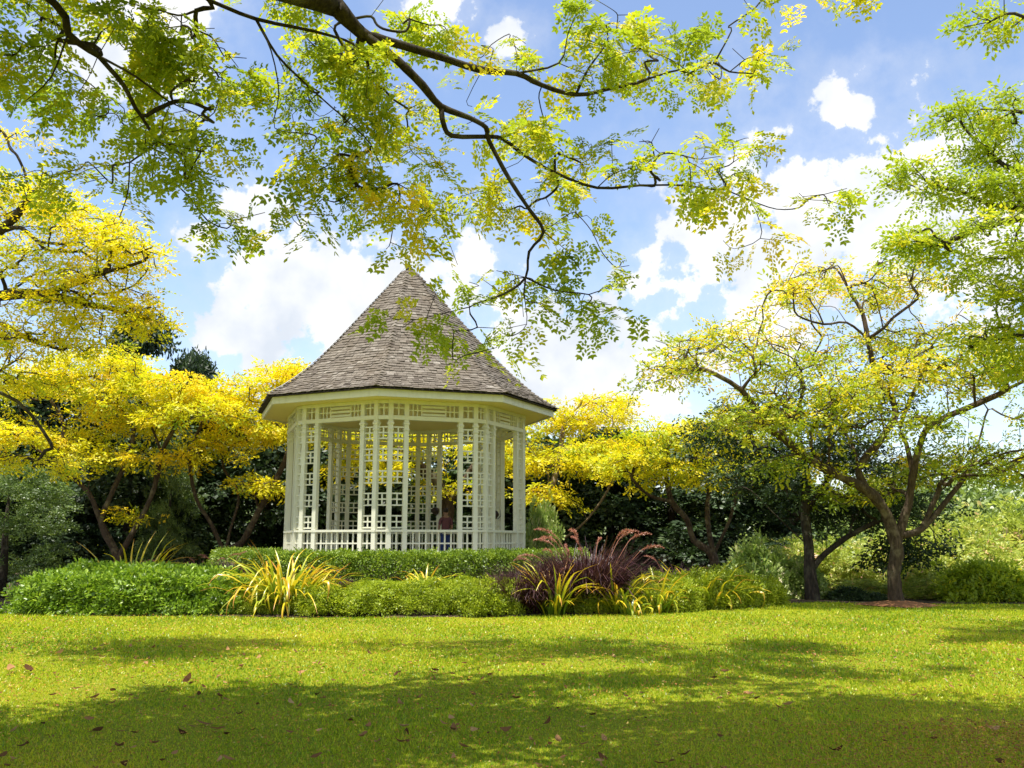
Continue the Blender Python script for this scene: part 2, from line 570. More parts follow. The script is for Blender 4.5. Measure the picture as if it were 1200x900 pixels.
# mulch ring round the big tree on the right
BT = ground_pt(1048, 24.1)
mb = MB()
ring = []
for i in range(40):
    a = i / 40 * 2 * math.pi
    rr = 1.0 + .12 * math.sin(3 * a) + .06 * math.sin(7 * a + 1)
    ring.append((BT[0] + rr * math.cos(a), BT[1] - .1 + rr * .75 * math.sin(a)))
top = [(x, y, float(height(x, y)) + .02) for x, y in ring]
mb.add([(BT[0], BT[1], BT[2] + .16)] + [((x + BT[0]) / 2, (y + BT[1]) / 2, float(height(x, y)) + .09) for x, y in ring] + top,
       [(0, 1 + i, 1 + (i + 1) % 40) for i in range(40)] + [(1 + i, 41 + i, 41 + (i + 1) % 40, 1 + (i + 1) % 40) for i in range(40)])
tag(link('mulch_ring', mb.mesh('mulch_ring', M['mulch'], True)), kind='structure')

# ---------------------------------------------------------------- bandstand
TH = -0.058
bs = thing('bandstand', 'cream white octagonal lattice bandstand with grey shingled pointed roof', 'bandstand', (CX, CY, 0))
C8 = math.cos(math.pi / 8)
S8 = math.sin(math.pi / 8)
# the camera-facing corner direction is -Y turned by TH; face k lies between corner k and k+1
def ang_corner(k):
    return -math.pi / 2 + TH + k * math.pi / 4


def ang_face(k):
    return ang_corner(k) + math.pi / 8


def octa(r, z):
    return [(r * math.cos(ang_corner(k)), r * math.sin(ang_corner(k)), z) for k in range(8)]


def prism(rings):
    mb = MB()
    vs_ = [p for rg in rings for p in rg]
    fs = []
    for i in range(len(rings) - 1):
        for k in range(8):
            fs.append((i * 8 + k, i * 8 + (k + 1) % 8, i * 8 + 8 + (k + 1) % 8, i * 8 + 8 + k))
    fs.append(tuple(reversed(range(8))))
    n = (len(rings) - 1) * 8
    fs.append(tuple(n + k for k in range(8)))
    mb.add(vs_, fs)
    return mb


link('plinth', prism([octa(4.15, 0.1), octa(4.15, FLOOR - .09), octa(4.22, FLOOR - .088), octa(4.22, FLOOR - .002)]).mesh('plinth', M['floor']), bs)
link('floor', prism([octa(4.0, FLOOR - .05), octa(4.0, FLOOR + .004)]).mesh('floor', M['floor']), bs)
ZS, ZE = 5.37, 5.56               # soffit, top of fascia
RE = 4.5
link('ceiling', prism([octa(RE - .06, ZS), octa(RE - .06, ZS + .05)]).mesh('ceiling', M['ceiling']), bs)
for k in range(8):
    a0, a1 = octa(RE, 0)[k], octa(RE, 0)[(k + 1) % 8]
    b0, b1 = octa(RE - .055, 0)[k], octa(RE - .055, 0)[(k + 1) % 8]
    mb = MB()
    zz0, zz1 = ZS - .03, ZE
    mb.add([(*a0[:2], zz0), (*a1[:2], zz0), (*b1[:2], zz0), (*b0[:2], zz0), (*a0[:2], zz1), (*a1[:2], zz1), (*b1[:2], zz1), (*b0[:2], zz1)],
           [(0, 1, 5, 4), (1, 2, 6, 5), (2, 3, 7, 6), (3, 0, 4, 7), (0, 3, 2, 1), (4, 5, 6, 7)])
    link('fascia', mb.mesh('fascia', M['paint']), bs)

RW = 3.63
AP = RW * C8
HS = RW * S8
CH = 0.20
XC = HS - CH                     # post beside the corner
XO = XC - .43                    # post beside the opening
ZRAIL = FLOOR + 1.0
ZB0, ZB1 = 4.84, 4.95            # lower frieze beam
PW = .062                        # half post width

# a post with plinth block and capital mouldings, shared by all
mb = MB()
def sq(hw, z):
    return [(-hw, -hw, z), (hw, -hw, z), (hw, hw, z), (-hw, hw, z)]
prof = [(PW + .016, 0), (PW + .016, .16), (PW, .18), (PW, 3.62), (PW + .014, 3.64), (PW + .014, 3.67), (PW + .002, 3.68), (PW + .002, 3.78), (PW + .02, 3.80), (PW + .02, 3.84), (PW, 3.86), (PW, ZS - FLOOR - .004)]
vs_ = [p for hw, z in prof for p in sq(hw, z)]
fs = [(i * 4 + k, i * 4 + (k + 1) % 4, i * 4 + 4 + (k + 1) % 4, i * 4 + 4 + k) for i in range(len(prof) - 1) for k in range(4)]
n = (len(prof) - 1) * 4
fs += [(3, 2, 1, 0), (n, n + 1, n + 2, n + 3)]
mb.add(vs_, fs)
POST = mb.mesh('post', M['paint'])

SW = .019                        # half slat width


def strip_lattice(x0, x1):
    """lattice between two posts: window-like groups of four squares, boxes left open between them"""
    mb = MB()
    xm = (x0 + x1) / 2
    def hbar(z, d=0.0):
        mb.box(x0, x1, -.016 + d, .016 + d, z - SW, z + SW)
    def vbar(x, za, zb):
        mb.box(x - SW, x + SW, -.013, .013, za, zb)
    for z in (FLOOR + .07, FLOOR + .36, FLOOR + .64):
        hbar(z)
    vbar(xm, FLOOR + .02, ZRAIL - .05)
    for k in range(5):
        z0 = ZRAIL + .05 + k * .59
        for z in (z0, z0 + .155, z0 + .31):
            hbar(z)
        vbar(xm, z0 + .012, z0 + .298)
    zf = (ZB1 + ZS) / 2
    hbar(zf)
    vbar(xm, ZB1 + .003, ZS - .1)
    return mb


def add_strip(frm, x0, x1):
    o = link('lattice_panel', strip_lattice(x0, x1).mesh('lattice_panel', M['paint']), bs)
    o.matrix_local = frm
    o['kind'] = 'stuff'


def bar(name, frm, x0, x1, y0, y1, z0, z1, parent=bs):
    mb = MB()
    mb.box(x0, x1, y0, y1, z0, z1)
    o = link(name, mb.mesh(name, M['paint']), parent)
    o.matrix_local = frm
    return o


for k in range(8):
    af = ang_face(k)
    fr = Matrix.Translation((AP * math.cos(af), AP * math.sin(af), 0)) @ Matrix.Rotation(af + math.pi / 2, 4, 'Z')
    # frame: local x along the face, local -y outward
    for x in (-XC, -XO, XO, XC):
        o = link('post', POST, bs)
        o.matrix_local = fr @ Matrix.Translation((x, 0, FLOOR))
    add_strip(fr, -XC + PW, -XO - PW)
    add_strip(fr, XO + PW, XC - PW)
    # beams of the frieze stand a little proud of the posts
    L = XC + PW + .012
    bar('frieze_beam', fr, -L, L, -PW - .018, PW + .004, ZB0, ZB1)
    bar('top_plate', fr, -L, L, -PW - .022, PW + .006, ZS - .10, ZS - .003)
    # handrail and lattice balustrade
    bar('handrail', fr, -XC - PW, XC + PW, -PW - .012, PW + .012, ZRAIL - .06, ZRAIL)
    mb = MB()
    x0, x1 = -XO + PW, XO - PW
    nb = 8
    for i in range(1, nb):
        x = x0 + (x1 - x0) * i / nb
        mb.box(x - SW, x + SW, -.013, .013, FLOOR + .02, ZRAIL - .05)
    for z in (FLOOR + .07, FLOOR + .36, FLOOR + .64):
        mb.box(x0, x1, -.017, .017, z - SW, z + SW)
    o = link('balustrade_lattice', mb.mesh('balustrade_lattice', M['paint']), bs)
    o.matrix_local = fr
    o['kind'] = 'stuff'
    # frieze over the opening: squares at the ends, boards in the middle
    mb = MB()
    zf = (ZB1 + ZS - .1) / 2
    e = .36
    for s in (-1, 1):
        for i in range(1, 4):
            x = s * (XO - PW - e * i / 3)
            mb.box(x - SW * .8, x + SW * .8, -.013, .013, ZB1 + .003, ZS - .098)
        xa, xb_ = sorted((s * (XO - PW), s * (XO - PW - e)))
        mb.box(xa, xb_, -.016, .016, zf - SW * .8, zf + SW * .8)
    xm = XO - PW - e
    for i in range(3):
        z = ZB1 + .055 + i * .105
        mb.box(-xm + SW, xm - SW, -.018, .006, z - .03, z + .03)
    o = link('frieze_lattice', mb.mesh('frieze_lattice', M['paint']), bs)
    o.matrix_local = fr
    o['kind'] = 'stuff'
    # narrow panel across the cut corner
    ac = ang_corner(k)
    cl = 2 * CH * C8 / 2
    rc = RW - CH * S8
    fc = Matrix.Translation((rc * math.cos(ac), rc * math.sin(ac), 0)) @ Matrix.Rotation(ac + math.pi / 2, 4, 'Z')
    add_strip(fc, -cl + PW * .9, cl - PW * .9)
    bar('frieze_beam', fc, -cl, cl, -PW - .012, PW - .01, ZB0 + .003, ZB1 - .003)
    bar('top_plate', fc, -cl, cl, -PW - .016, PW - .01, ZS - .097, ZS - .006)
    bar('handrail', fc, -cl, cl, -PW - .006, PW, ZRAIL - .057, ZRAIL - .003)

# --- roof
PR = np.array([(0.0, 10.16), (1.3, 8.70), (2.6, 7.24), (3.3, 6.53), (3.9, 6.02), (4.3, 5.75), (4.64, 5.56)])
seg = np.concatenate([[0], np.cumsum(np.hypot(np.diff(PR[:, 0]), np.diff(PR[:, 1])))])
SL = seg[-1]
def prof_at(s):
    return np.interp(s, seg, PR[:, 0]), np.interp(s, seg, PR[:, 1])
roof_rings = []
for r_, z_ in PR[::-1]:
    roof_rings.append(octa(max(r_, .02), z_ - .03))
roof = link('roof', prism(roof_rings).mesh('roof_deck', M['deck']), bs)

def roof_pt(k, s, x, off):
    """point on facet k at slope distance s from the apex, sideways fraction x in -1..1, lifted by off"""
    r_, z_ = prof_at(s)
    r2, z2 = prof_at(min(s + .05, SL))
    r1, z1 = prof_at(max(s - .05, 0))
    dr, dz = (r2 - r1), (z2 - z1)
    l_ = math.hypot(dr * C8, dz)
    nr, nz_ = -dz / l_, dr * C8 / l_
    a = ang_face(k)
    ap = r_ * C8 + nr * off
    w = r_ * S8
    return (ap * math.cos(a) - x * w * math.sin(a), ap * math.sin(a) + x * w * math.cos(a), z_ + nz_ * off)

ROW = 0.132
shingles = []
nrow = int((SL - .25) / ROW)
for k in range(8):
    for i in range(nrow):
        s1 = SL + .02 - i * ROW          # butt edge
        s0 = max(s1 - ROW * 1.75, .06)
        w = 2 * prof_at(min(s1, SL))[0] * S8
        n_ = max(1, int(round(w / rng.uniform(.165, .185))))
        cuts = np.linspace(-1, 1, n_ + 1)
        shift = (i % 2) * .5 / n_ * 2
        if n_ > 2:
            inner = cuts[1:-1] + rng.uniform(-.28, .28, n_ - 1) * 2 / n_ + (shift - .5 / n_)
            inner = np.clip(inner, -1 + .3 / n_, 1 - .3 / n_)
            cuts = np.concatenate([[-1], np.sort(inner), [1]])
        for j in range(n_):
            a_, b_ = cuts[j], cuts[j + 1]
            if b_ - a_ < .02:
                continue
            g_ = .0045 / max(w / 2, .05)
            a2 = a_ + (g_ if j else 0)
            b2 = b_ - (g_ if j < n_ - 1 else 0)
            dj = rng.uniform(-.014, .014)
            th = rng.uniform(.026, .046)
            tilt = rng.uniform(-.005, .005)
            sb = s1 + dj
            pts = [roof_pt(k, s0, a2, -.004), roof_pt(k, s0, b2, -.004), roof_pt(k, sb, b2, th - .016), roof_pt(k, sb, a2, th - .016),
                   roof_pt(k, s0, a2, .006), roof_pt(k, s0, b2, .006), roof_pt(k, sb, b2, th + tilt), roof_pt(k, sb, a2, th - tilt)]
            mid = np.mean(np.array(pts), 0) + np.array([CX, CY, 0])
            nr = np.cross(np.array(pts[5]) - np.array(pts[4]), np.array(pts[7]) - np.array(pts[4]))
            view = CAM - mid
            facing = -np.dot(nr, view) / np.linalg.norm(view) ** 3
            shingles.append((abs(np.dot(nr, view)) / np.linalg.norm(view) ** 3 if np.dot(nr, view) * (1 if nr[2] > 0 else -1) > 0 else 0.0, pts, float(np.clip(rng.normal(.5, .2), 0, 1))))
SHF = [(0, 3, 2, 1), (4, 5, 6, 7), (0, 1, 5, 4), (1, 2, 6, 5), (2, 3, 7, 6), (3, 0, 4, 7)]
shingles.sort(key=lambda q: -q[0])
for (_, pts, v_) in shingles[:300]:
    mb = MB()
    mb.add(pts, SHF, v_)
    link('shingle', mb.mesh('shingle', M['shingle']), roof)
mb = MB()
for (_, pts, v_) in shingles[300:]:
    mb.add(pts, SHF, v_)
o = link('shingles', mb.mesh('shingles', M['shingle']), roof)
o['kind'] = 'stuff'
# hip caps: overlapping saddle shingles up each hip
for k in range(8):
    mb = MB()
    for i in range(int((SL - .15) / .15)):
        s1 = SL + .03 - i * .15
        s0 = max(s1 - .2, .02)
        hw = .085
        def hp(s, side, off):
            r_, z_ = prof_at(min(s, SL))
            w = max(r_ * S8, .02)
            kk = (k, 1 - hw / w) if side < 0 else ((k + 1) % 8, -1 + hw / w)
            if hw > w * .9:
                kk = (kk[0], .1 if side < 0 else -.1)
            return roof_pt(kk[0], min(s, SL), kk[1], off)
        def hc(s, off):
            r_, z_ = prof_at(min(s, SL))
            a = ang_corner(k + 1)
            return ((r_ + off * .9) * math.cos(a), (r_ + off * .9) * math.sin(a), z_ + off * .9)
        up = rng.uniform(.038, .052)
        pts = [hp(s0, -1, .016), hc(s0, .022), hp(s0, 1, .016), hp(s1, -1, up - .01), hc(s1, up + .012), hp(s1, 1, up - .01),
               hp(s1, -1, up - .03), hc(s1, up - .012), hp(s1, 1, up - .03)]
        mb.add(pts, [(0, 1, 4, 3), (1, 2, 5, 4), (3, 4, 7, 6), (4, 5, 8, 7)], float(np.clip(rng.normal(.42, .2), 0, 1)))
    o = link('hip_cap_shingles', mb.mesh('hip_cap_shingles', M['shingle']), roof)
    o['kind'] = 'stuff'


def tube(pts, rad, n=6, mb=None, var=.5, cap=True):
    mb = mb or MB()
    pts = [Vector(p) for p in pts]
    rad = rad if hasattr(rad, '__len__') else [rad] * len(pts)
    ref = Vector((0, 0, 1)) if abs((pts[-1] - pts[0]).normalized().z) < .9 else Vector((1, 0, 0))
    vs_ = []
    for i, p in enumerate(pts):
        d = (pts[min(i + 1, len(pts) - 1)] - pts[max(i - 1, 0)]).normalized()
        u = d.cross(ref).normalized()
        w = d.cross(u)
        for j in range(n):
            a = j / n * 2 * math.pi
            vs_.append(tuple(p + (u * math.cos(a) + w * math.sin(a)) * rad[i]))
    fs = [(i * n + j, i * n + (j + 1) % n, i * n + n + (j + 1) % n, i * n + n + j) for i in range(len(pts) - 1) for j in range(n)]
    if cap:
        fs += [tuple(reversed(range(n))), tuple((len(pts) - 1) * n + j for j in range(n))]
    mb.add(vs_, fs, var)
    return mb


# lightning conductor strip down the left hip, and the finial
pts = []
for s in np.linspace(.1, SL, 14):
    r_, z_ = prof_at(s)
    a = ang_corner(-1) + .012
    pts.append(((r_ + .055) * math.cos(a), (r_ + .055) * math.sin(a), z_ + .06))
link('lightning_conductor', tube(pts, .013, 5).mesh('lightning_conductor', M['lead'], True), bs)
fin = tube([(0, 0, 9.98), (0, 0, 10.12), (0, 0, 10.16), (0, 0, 10.20), (0, 0, 10.24), (0, 0, 10.27), (0, 0, 10.52)], [.13, .10, .045, .05, .028, .02, .006], 10)
link('finial', fin.mesh('finial', M['iron'], True), bs)

# two dark floodlights clamped to posts at the back
def floodlight(wx, wy, wz, rz, label):
    t_ = thing('floodlight', label, 'floodlight', (wx, wy, wz), 'dark floodlights on the posts', rz)
    mb = tube([(0, -.02, 0), (0, -.07, 0), (0, -.10, 0), (0, -.22, .01), (0, -.26, .01)], [.03, .10, .125, .11, .09], 14)
    link('housing', mb.mesh('floodlight_housing', M['lampblack'], True), t_)
    mb = tube([(0, .03, -.05), (0, -.05, -.14), (0, -.14, -.12)], .014, 6)
    link('bracket', mb.mesh('floodlight_bracket', M['iron']), t_)
for (px, py, side) in ((586, 603, 0), (517.5, 599, 1)):
    # nearest back post to that line of sight
    best = None
    for k in range(8):
        af = ang_face(k)
        fr = Matrix.Translation((CX + AP * math.cos(af), CY + AP * math.sin(af), 0)) @ Matrix.Rotation(af + math.pi / 2, 4, 'Z')
        for x in (-XC, -XO, XO, XC):
            p = fr @ Vector((x, PW, 0))
            if p.y < CY + .2:
                continue
            q = W(px, py, p.y)
            dd = abs(q[0] - p.x)
            if best is None or dd < best[0]:
                best = (dd, p, q[2], af)
    _, p, z_, af = best
    floodlight(p.x - .03 * math.cos(af), p.y - .03 * math.sin(af), z_, af + math.pi / 2 + math.pi,
               ('dark round floodlight on a bandstand back post, in front of open dark trees', 'dark round floodlight on the bandstand back post beside the standing person')[side])

# ---------------------------------------------------------------- trees
def grow(nodes, parent, plen, targets, bf=0.45, allow=None):
    """attach targets one by one to the nearest node, weighing in the way back to the root"""
    P = np.array(nodes)
    PL = np.array(plen)
    T = np.array(targets)
    best = np.full(len(T), 1e9)
    arg = np.zeros(len(T), int)
    bd = np.zeros(len(T))
    for j in (range(0, len(P)) if allow is None else allow):
        d = np.linalg.norm(T - P[j], axis=1)
        c = d + bf * PL[j]
        m = c < best
        best[m] = c[m]
        arg[m] = j
        bd[m] = d[m]
    nodes = list(P)
    parent = list(parent)
    plen = list(PL)
    alive = np.ones(len(T), bool)
    order = []
    for _ in range(len(T)):
        cst = np.where(alive, bd + 0.0 * best, 1e9)
        i = int(np.argmin(cst))
        alive[i] = False
        j = arg[i]
        a, b_ = nodes[j], T[i]
        d = np.linalg.norm(b_ - a)
        prev = j
        # intermediate knees make the twigs wander
        nk = int(min(3, d / .45))
        for q in range(nk):
            f_ = (q + 1) / (nk + 1)
            pt = a + (b_ - a) * f_ + rng.normal(0, .05 * d, 3) + np.array([0, 0, .06 * d * math.sin(f_ * math.pi)])
            nodes.append(pt)
            parent.append(prev)
            plen.append(plen[prev] + np.linalg.norm(pt - nodes[prev]))
            prev = len(nodes) - 1
            order.append(prev)
        nodes.append(b_)
        parent.append(prev)
        plen.append(plen[prev] + np.linalg.norm(b_ - nodes[prev]))
        new = list(range(len(nodes) - 1 - nk, len(nodes)))
        for nn in new:
            dd = np.linalg.norm(T - nodes[nn], axis=1)
            cc = dd + bf * plen[nn]
            m = (cc < best) & alive
            best[m] = cc[m]
            arg[m] = nn
            bd[m] = dd[m]
    return np.array(nodes), np.array(parent), np.array(plen)


def branch_mesh(name, nodes, parent, rad, mat, skip_below=0.0, nseg=None):
    n = len(nodes)
    kids = [[] for _ in range(n)]
    for i in range(n):
        if parent[i] >= 0:
            kids[parent[i]].append(i)
    main = [-1] * n
    for i in range(n):
        if kids[i]:
            main[i] = max(kids[i], key=lambda c: rad[c])
    heads = [i for i in range(n) if parent[i] < 0 or main[parent[i]] != i]
    V, Fq, var = [], [], []
    off = 0
    for h in heads:
        ch = [h]
        while main[ch[-1]] >= 0:
            ch.append(main[ch[-1]])
        pts = [nodes[i] for i in ch]
        rr = [rad[i] for i in ch]
        if parent[h] >= 0:
            pts = [nodes[parent[h]]] + pts
            rr = [min(rad[parent[h]] * .85, rr[0] * 1.25)] + rr
        if len(pts) < 2:
            continue
        pts = np.array(pts)
        rr = np.array(rr)
        # Catmull-Rom smoothing of thicker chains
        if len(pts) > 2:
            pp = np.concatenate([[2 * pts[0] - pts[1]], pts, [2 * pts[-1] - pts[-2]]])
            out, ro = [], []
            for i in range(1, len(pp) - 2):
                for u in ((0, .34, .67) if rr[0] > .006 else (0, .5)):
                    a, b_, c, d = pp[i - 1], pp[i], pp[i + 1], pp[i + 2]
                    out.append(.5 * ((2 * b_) + (-a + c) * u + (2 * a - 5 * b_ + 4 * c - d) * u * u + (-a + 3 * b_ - 3 * c + d) * u ** 3))
                    ro.append(rr[i - 1] + (rr[i] - rr[i - 1]) * u)
            out.append(pts[-1])
            ro.append(rr[-1])
            pts, rr = np.array(out), np.array(ro)
        ns = 10 if rr[0] > .12 else (7 if rr[0] > .04 else (5 if rr[0] > .015 else 3))
        dvec = np.gradient(pts, axis=0)
        dvec = nrm(dvec)
        ref = np.array([.31, .52, .79]) if abs(np.dot(dvec[0], [.31, .52, .79])) < .9 else np.array([1.0, 0, 0])
        u_ = nrm(np.cross(dvec, ref))
        w_ = np.cross(dvec, u_)
        a = np.arange(ns) / ns * 2 * np.pi
        lump = 1 + (rng.normal(0, .07, (len(pts), ns)) if rr[0] > .05 else 0)
        rg = pts[:, None, :] + (u_[:, None, :] * np.cos(a)[None, :, None] + w_[:, None, :] * np.sin(a)[None, :, None]) * (rr[:, None] * lump)[:, :, None] if rr[0] > .05 else \
            pts[:, None, :] + (u_[:, None, :] * np.cos(a)[None, :, None] + w_[:, None, :] * np.sin(a)[None, :, None]) * rr[:, None, None]
        m = len(pts)
        V.append(rg.reshape(-1, 3))
        i0 = (np.arange(m - 1)[:, None] * ns + np.arange(ns)[None, :])
        i1 = (np.arange(m - 1)[:, None] * ns + (np.arange(ns)[None, :] + 1) % ns)
        Fq.append(np.stack([i0, i1, i1 + ns, i0 + ns], -1).reshape(-1, 4) + off)
        off += m * ns
    return mesh_np(name, np.concatenate(V), np.concatenate(Fq), mat, smooth=True)


def make_tree(name, label, base, limbs, blobs, leaf_mats, leaf_t, bark, rtrunk, group=None, tip=.008, pad_r=.75, pad_t=.16, per_pad=9,
              sprays=5, lscale=1.0, vmean=.5, vsd=.2, bf=.4, pexp=2.25, shell=.45, hang=0.1, spread=.30, vtop=0.0, mult=1.0):
    """limbs: list of (parent_limb_index, parent_node_index, [(x,y,z)...]); blobs: (centre, radii, npads)"""
    nodes, parent, plen, idx = [], [], [], []
    for (pl_, pn, pts) in limbs:
        ids = []
        prev = -1 if pl_ is None else idx[pl_][pn]
        for p in pts:
            p = np.array(p, float)
            nodes.append(p)
            parent.append(prev)
            plen.append(0.0 if prev < 0 else plen[prev] + np.linalg.norm(p - nodes[prev]))
            prev = len(nodes) - 1
            ids.append(prev)
        idx.append(ids)
    targets = []
    for (c, rad, npads) in blobs:
        c = np.array(c)
        rad = np.array(rad)
        for _ in range(int(round(npads * mult))):
            d = nrm(rng.normal(size=3))
            d[2] = abs(d[2]) * 1.0 - .35
            f_ = rng.uniform(shell, 1.0) ** .6
            pc = c + d * rad * f_
            pr = pad_r * rng.uniform(.6, 1.25)
            for _ in range(per_pad):
                a = rng.uniform(0, 2 * np.pi)
                q = math.sqrt(rng.uniform(0, 1)) * pr
                targets.append(pc + np.array([q * math.cos(a), q * math.sin(a), rng.normal(0, pad_t) - .18 * q * q / pr]))
    ntr = len(nodes)
    N, P, PL = grow(nodes, parent, plen, targets, bf)
    rad = np.zeros(len(N))
    acc_ = np.zeros(len(N))
    order = np.argsort(-PL)
    for i in order:
        r_ = max(acc_[i], tip ** pexp) ** (1 / pexp)
        rad[i] = r_
        if P[i] >= 0:
            acc_[P[i]] += r_ ** pexp
    # scale the thick end to the measured trunk, leave twigs alone
    k = rtrunk / rad[0]
    tfac = np.clip((rad / rad[0]), 0, 1) ** 1.0
    rad = rad * (1 + (k - 1) * tfac)
    rad[0] *= 1.35
    t_ = thing(name, label, 'tree', tuple(base), group)
    b3 = np.array(base)
    me = branch_mesh('trunk', N - b3, P, rad, M[bark])
    link('trunk', me, t_)
    # foliage
    haschild = np.zeros(len(N), bool)
    for i in range(len(N)):
        if P[i] >= 0:
            haschild[P[i]] = True
    ends = np.array([i for i in range(ntr, len(N)) if rad[i] < tip * 2.6])
    dirn = nrm(N[ends] - N[P[ends]])
    rep = np.repeat(np.arange(len(ends)), sprays)
    pos = N[ends][rep] - b3 + rng.normal(0, 1, (len(rep), 3)) * np.array([spread, spread, spread * .32])
    xd = dirn[rep] * .5 + rng.normal(0, .75, (len(rep), 3)) * np.array([1, 1, .35]) + np.array([0, 0, -hang])
    zd = np.array([0, 0, 1.0]) + rng.normal(0, .38, (len(rep), 3))
    sc = lscale * rng.uniform(.7, 1.25, len(rep))
    clump = rng.normal(0, vsd, len(N))
    zz = (N[:, 2] - N[:, 2].min()) / (np.ptp(N[:, 2]) + 1e-6)
    # neighbouring twigs share their tone
    low = .5 * np.sin(N[:, 0] * 1.3 + N[:, 2] * .9) * np.sin(N[:, 1] * 1.1 + 2 + N[:, 2] * 1.7)
    var = vmean + vtop * (zz[ends][rep] - .5) + clump[ends][rep] * .7 + low[ends][rep] * vsd * 1.2 + rng.normal(0, .06, len(rep))
    V, Fq, A = batch(leaf_t, pos, xd, zd, sc, np.clip(var, 0, 1))
    link('crown', mesh_np('crown', V, Fq, M[leaf_mats], A), t_)
    return t_


def px_limb(pts, Y0, Y1=None):
    """photograph pixels -> points, distance running from Y0 to Y1"""
    Y1 = Y0 if Y1 is None else Y1
    n_ = len(pts)
    return [W(a, b_, Y0 + (Y1 - Y0) * i / max(n_ - 1, 1)) for i, (a, b_) in enumerate(pts)]


def blob(px, py, Y, rx, rz, np_, ry=None):
    """crown lobe: centre pixel at distance Y, half width and half height in pixels, depth in metres"""
    s = Y / F
    return (W(px, py, Y), (rx * s, ry if ry is not None else rx * s, rz * s), np_)


# --- the big tree whose boughs hang into the picture from above (trunk stands left of the camera)
tb_ = np.array([-5.6, 1.2, 0.0])
def up(*p):
    return [np.array(q, float) for q in p]
limbs = [
    (None, 0, up((-5.6, 1.2, -.05), (-5.65, 1.25, 1.0), (-5.55, 1.4, 2.2), (-5.4, 1.7, 3.2))),                      # 0 trunk
    (0, 3, up((-4.9, 3.2, 4.6), (-4.0, 5.2, 5.7), (-2.9, 7.2, 6.5)) + px_limb([(375, 0), (400, 15), (425, 40)], 8.5, 8.8)),   # 1 main bough
    (1, 5, px_limb([(450, 47), (500, 62), (565, 82), (605, 86), (635, 100), (675, 111), (710, 105), (760, 92), (795, 82)], 8.9, 10.6)),  # 2
    (1, 5, px_limb([(465, 70), (495, 100), (517, 125)], 8.9, 9.2)),                                                # 3
    (3, 2, px_limb([(550, 138), (570, 150), (573, 165), (600, 215), (620, 245), (637, 272), (620, 295), (616, 325)], 9.3, 9.9)),  # 4
    (4, 7, px_limb([(590, 345), (550, 360), (500, 372)], 9.9, 9.6)),                                               # 5
    (4, 7, px_limb([(650, 340), (690, 345), (735, 330)], 9.95, 10.2)),                                             # 6
    (4, 7, px_limb([(615, 350), (617, 380)], 9.8, 9.7)),                                                           # 7
    (3, 2, px_limb([(520, 145), (530, 159), (570, 160), (590, 163), (615, 182), (650, 202), (700, 220), (750, 217), (800, 217), (850, 222), (880, 235), (910, 245)], 9.2, 10.8)),  # 8
    (2, 3, px_limb([(655, 74)], 9.7)),                                                                             # 9
    (2, 5, px_limb([(690, 80), (710, 52)], 9.9, 10.1)),                                                            # 10
    (1, 1, up((-4.4, 5.6, 6.2), (-3.5, 7.0, 6.7)) + px_limb([(245, 0), (300, 22), (370, 37), (415, 52)], 8.1, 8.6)),  # 11
    (11, 3, px_limb([(325, 65), (360, 100), (400, 135), (435, 170)], 8.5, 9.2)),                                    # 12
    (11, 3, px_limb([(318, 60), (327, 110), (322, 150)], 8.3, 8.6)),                                               # 13
    (1, 0, up((-4.9, 4.8, 5.3), (-4.4, 6.4, 6.2)) + px_limb([(65, 5), (80, 40), (115, 65), (145, 100), (165, 135), (185, 165), (235, 177)], 7.7, 9.0)),  # 14
    (14, 4, px_limb([(160, 90), (200, 120), (245, 137)], 8.1, 8.6)),                                               # 15
    (14, 3, px_limb([(60, 90), (30, 118)], 7.9, 8.2)),                                                             # 16
    (14, 7, px_limb([(152, 190), (150, 225), (140, 255)], 8.6, 8.7)),                                              # 17
    (0, 3, up((-5.2, .2, 5.0), (-4.0, -1.2, 7.0), (-2.4, -2.4, 8.6))),                                              # 18
    (0, 3, up((-5.6, 2.8, 5.2), (-5.0, 5.2, 7.6), (-3.8, 7.6, 9.0), (-2.6, 9.6, 10.0), (-1.4, 11.5, 10.6))),                            # 19
    (0, 3, up((-7.0, 2.4, 5.0), (-9.0, 4.0, 6.8), (-10.5, 5.6, 7.8))),                                              # 20
    (1, 2, up((-1.4, 6.4, 7.3), (.6, 6.4, 7.8), (2.4, 6.5, 8.1))),                                                 # 21
]
OV = []
